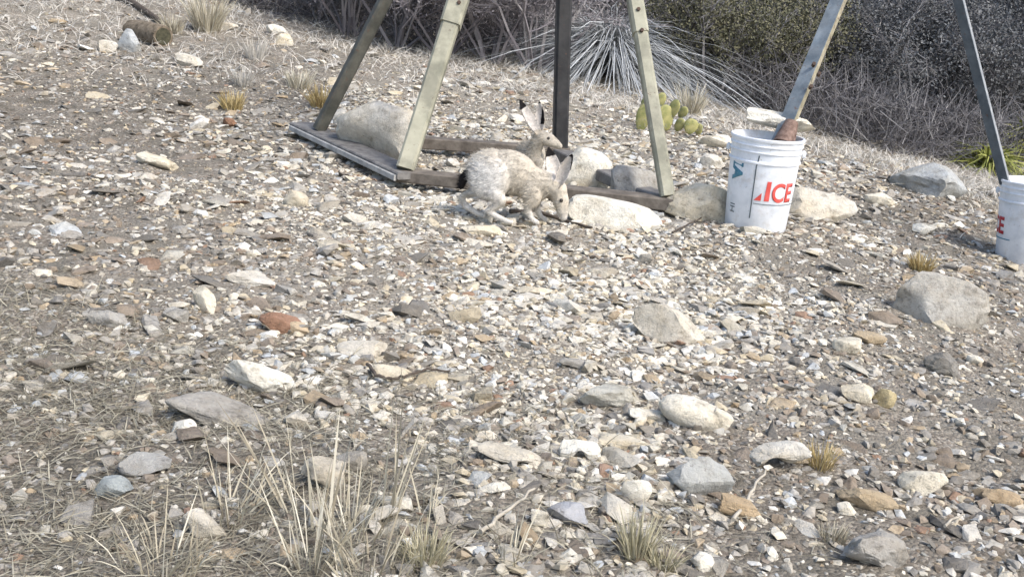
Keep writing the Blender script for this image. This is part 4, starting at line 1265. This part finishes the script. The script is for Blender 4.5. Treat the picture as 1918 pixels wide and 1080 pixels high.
rosette(1140, 150, .15, .84, 1300, M_SOT, 'bleached arching grass like plant right of the dark leg', 'arching_plant', 'plant', 'bleached arching plants')
rosette(1245, 158, .45, .80, 1300, M_SOT, 'bleached arching plant right of the pale front right leg', 'arching_plant', 'plant', 'bleached arching plants')
rosette(1085, 120, .9, .9, 900, M_SOT, 'bleached arching plant partly behind the dark leg', 'arching_plant', 'plant', 'bleached arching plants')
rosette(1848, 326, .25, .34, 240, M_LYG, 'yellow green curly bush behind the right hand steel leg', 'green_bush', 'bush', 'yellow green bushes', wd=.02, droop=1.5, zmin=.6)
rosette(1914, 322, .35, .60, 380, M_LYG, 'taller yellow green bush at the right picture edge', 'green_bush', 'bush', 'yellow green bushes', wd=.028, droop=1.4, zmin=.6)

# small tree with pale trunks
p, D = hit(1355, 190); d = ray(1355, 190); d = d / np.hypot(d[0], d[1]); x, y_ = p[0] + d[0] * 1.5, p[1] + d[1] * 1.5
te = empty('tree', (x, y_, gz(x, y_)), 'small tree with three pale trunks at the top of the picture', 'tree')
for k, (dx, dy) in enumerate(((-.10, 0), (.02, .05), (.16, -.03))):
    mb = MB(); mb.tube([(dx * .4, dy, -.05), (dx, dy, .6), (dx * 1.5 + .03, dy, 1.3), (dx * 2.2, dy * 2, 2.2), (dx * 3, dy * 2, 3.0)], [.045, .036, .03, .022, .008], 8)
    mb.build('trunk', M_TRUNK, te, smooth=60)
rg = np.random.default_rng(9)
cp = np.concatenate([np.array([dx * 2.4, dy, 2.5]) + rg.normal(0, .42, (160, 3)) for dx, dy in ((-.3, 0), (0, .1), (.3, -.1))])
Vl, Ql, rl = leaves(rg, cp, .022, 14, .09)
o = link('crown', mesh_np('crown', Vl, [Ql], rnd=rl), M_LGY, te); o['kind'] = 'stuff'

# prickly pear
M_PEAR = simple('prickly_pear_skin', (.20, .22, .075), (.42, .38, .16), 22, .6, .2, .002, .3)
p, D = hit(1236, 250)
pe = empty('prickly_pear', tuple(p), 'yellow green prickly pear behind the pale front right leg', 'cactus')
for (px, py, w_, h_, ry, oy) in ((1204, 222, 30, 54, .1, 0), (1212, 198, 26, 36, .3, .05), (1248, 222, 34, 50, -.2, .03), (1262, 206, 24, 40, .35, .02), (1294, 237, 30, 30, .2, 0), (1232, 234, 26, 34, -.35, -.03), (1274, 236, 22, 28, .5, .04), (1222, 214, 24, 34, .4, .10), (1310, 244, 22, 22, -.3, .05), (1240, 190, 20, 30, .15, .06), (1282, 214, 20, 26, .6, .08)):
    c = at(px, py, D) + [0, oy, 0]
    bm = bmesh.new(); bmesh.ops.create_icosphere(bm, subdivisions=3, radius=1)
    for v in bm.verts:
        t = (v.co.z + 1) / 2
        v.co = Vector((v.co.x * w_ / F * D / 2 * (.72 + .36 * t), v.co.y * .012, v.co.z * h_ / F * D / 2))
    me = bpy.data.meshes.new('pad'); bm.to_mesh(me); bm.free()
    for f in me.polygons: f.use_smooth = True
    o = link('pad', me, M_PEAR, pe, tuple(np.array(c) - p)); o.rotation_euler = (0, ry, random.uniform(-.7, .7))
    bm = bmesh.new(); rr = random.Random(int(px))
    vs_ = [v for v in me.vertices]
    for _ in range(60):
        v = rr.choice(vs_); c0 = v.co; dd = (v.normal + Vector((rr.gauss(0, .5), rr.gauss(0, .5), rr.gauss(0, .5)))).normalized(); s_ = dd.orthogonal() * .0011
        bm.faces.new((bm.verts.new(c0 - s_), bm.verts.new(c0 + s_), bm.verts.new(c0 + dd * rr.uniform(.012, .025))))
    ms = bpy.data.meshes.new('spines'); bm.to_mesh(ms); bm.free()
    sp_ = link('spines', ms, M_SOT, o); sp_['kind'] = 'stuff'
# a weathered stub of log, cut face towards the clearing
p, D = hit(303, 84)
ce = empty('log_stub', tuple(p), 'short weathered log stub with dark cut end at the upper left', 'log')
rr = random.Random(4)
mb = MB()
A = Vector((.03, -.06, .062)); B_ = Vector((-.28, .22, .066))
mb.tube([A + (B_ - A) * t for t in (0, .08, .3, .55, .8, 1)], [.072, .078, .074, .079, .073, .07], 18)
for v in mb.bm.verts: v.co += Vector((rr.gauss(0, .003), rr.gauss(0, .003), rr.gauss(0, .003)))
mb.build('bark', simple('old_bark', (.10, .08, .055), (.24, .195, .14), 26, .95, .9, .01), ce, smooth=40)
mb = MB(); dd = (A - B_).normalized()
mb.tube([A + dd * .003, A + dd * .006], [.058, .054], 18)
mb.build('cut_end', simple('rotten_wood', (.035, .035, .022), (.085, .08, .05), 30, .95, .6, .006), ce, smooth=30)

# ------------------------------------------------------------------ sticks
M_STICK = simple('grey_stick', (.28, .25, .20), (.46, .42, .34), 40, .9, .4, .002)
M_DSTICK = simple('dark_stick', (.055, .043, .035), (.11, .09, .07), 40, .9, .4, .002)
def stick(pp, r, m, label, lift=.016, name='twig'):
    pts = []
    for (px, py) in pp:
        q_, D = hit(px, py); pts.append(q_ + [0, 0, lift])
    base = pts[0].copy(); mb = MB()
    # bend a little between the given points
    fine = []
    for a, b in zip(pts, pts[1:]):
        for j in range(5): fine.append(a + (b - a) * j / 5 + RNG.normal(0, .0015, 3))
    fine.append(pts[-1])
    nf = len(fine)
    mb.tube([Vector(f - base) for f in fine], [r * (1 - .55 * k / nf) for k in range(nf)], 7)
    o = mb.build(name, m, None, smooth=60); o.location = tuple(base)
    return tag(o, label, 'twig', 'twigs on the ground')
stick([(688, 694), (704, 716), (732, 722), (760, 716), (800, 703), (842, 706)], .0045, M_DSTICK, 'curved dark twig across pale slabs in the left centre')
stick([(900, 1010), (945, 975), (1000, 930)], .0042, M_STICK, 'pale straight twig in the bottom middle')
stick([(1372, 990), (1402, 940), (1432, 892)], .0040, M_STICK, 'pale twig beside the tan orange rock')
stick([(1765, 1000), (1800, 975)], .003, M_STICK, 'short twig at the lower right')
stick([(205, -8), (258, 18), (300, 48), (318, 60)], .030, M_DSTICK, 'dark fallen branch at the top left', lift=.03, name='fallen_branch')
stick([(1258, 442), (1290, 428), (1318, 412)], .004, M_DSTICK, 'thin dark twig left of the nearer bucket')
stick([(955, 404), (1000, 402), (1048, 418), (1108, 434)], .010, M_DSTICK, 'dark curved stick under the feeding rabbit nose', name='twig')
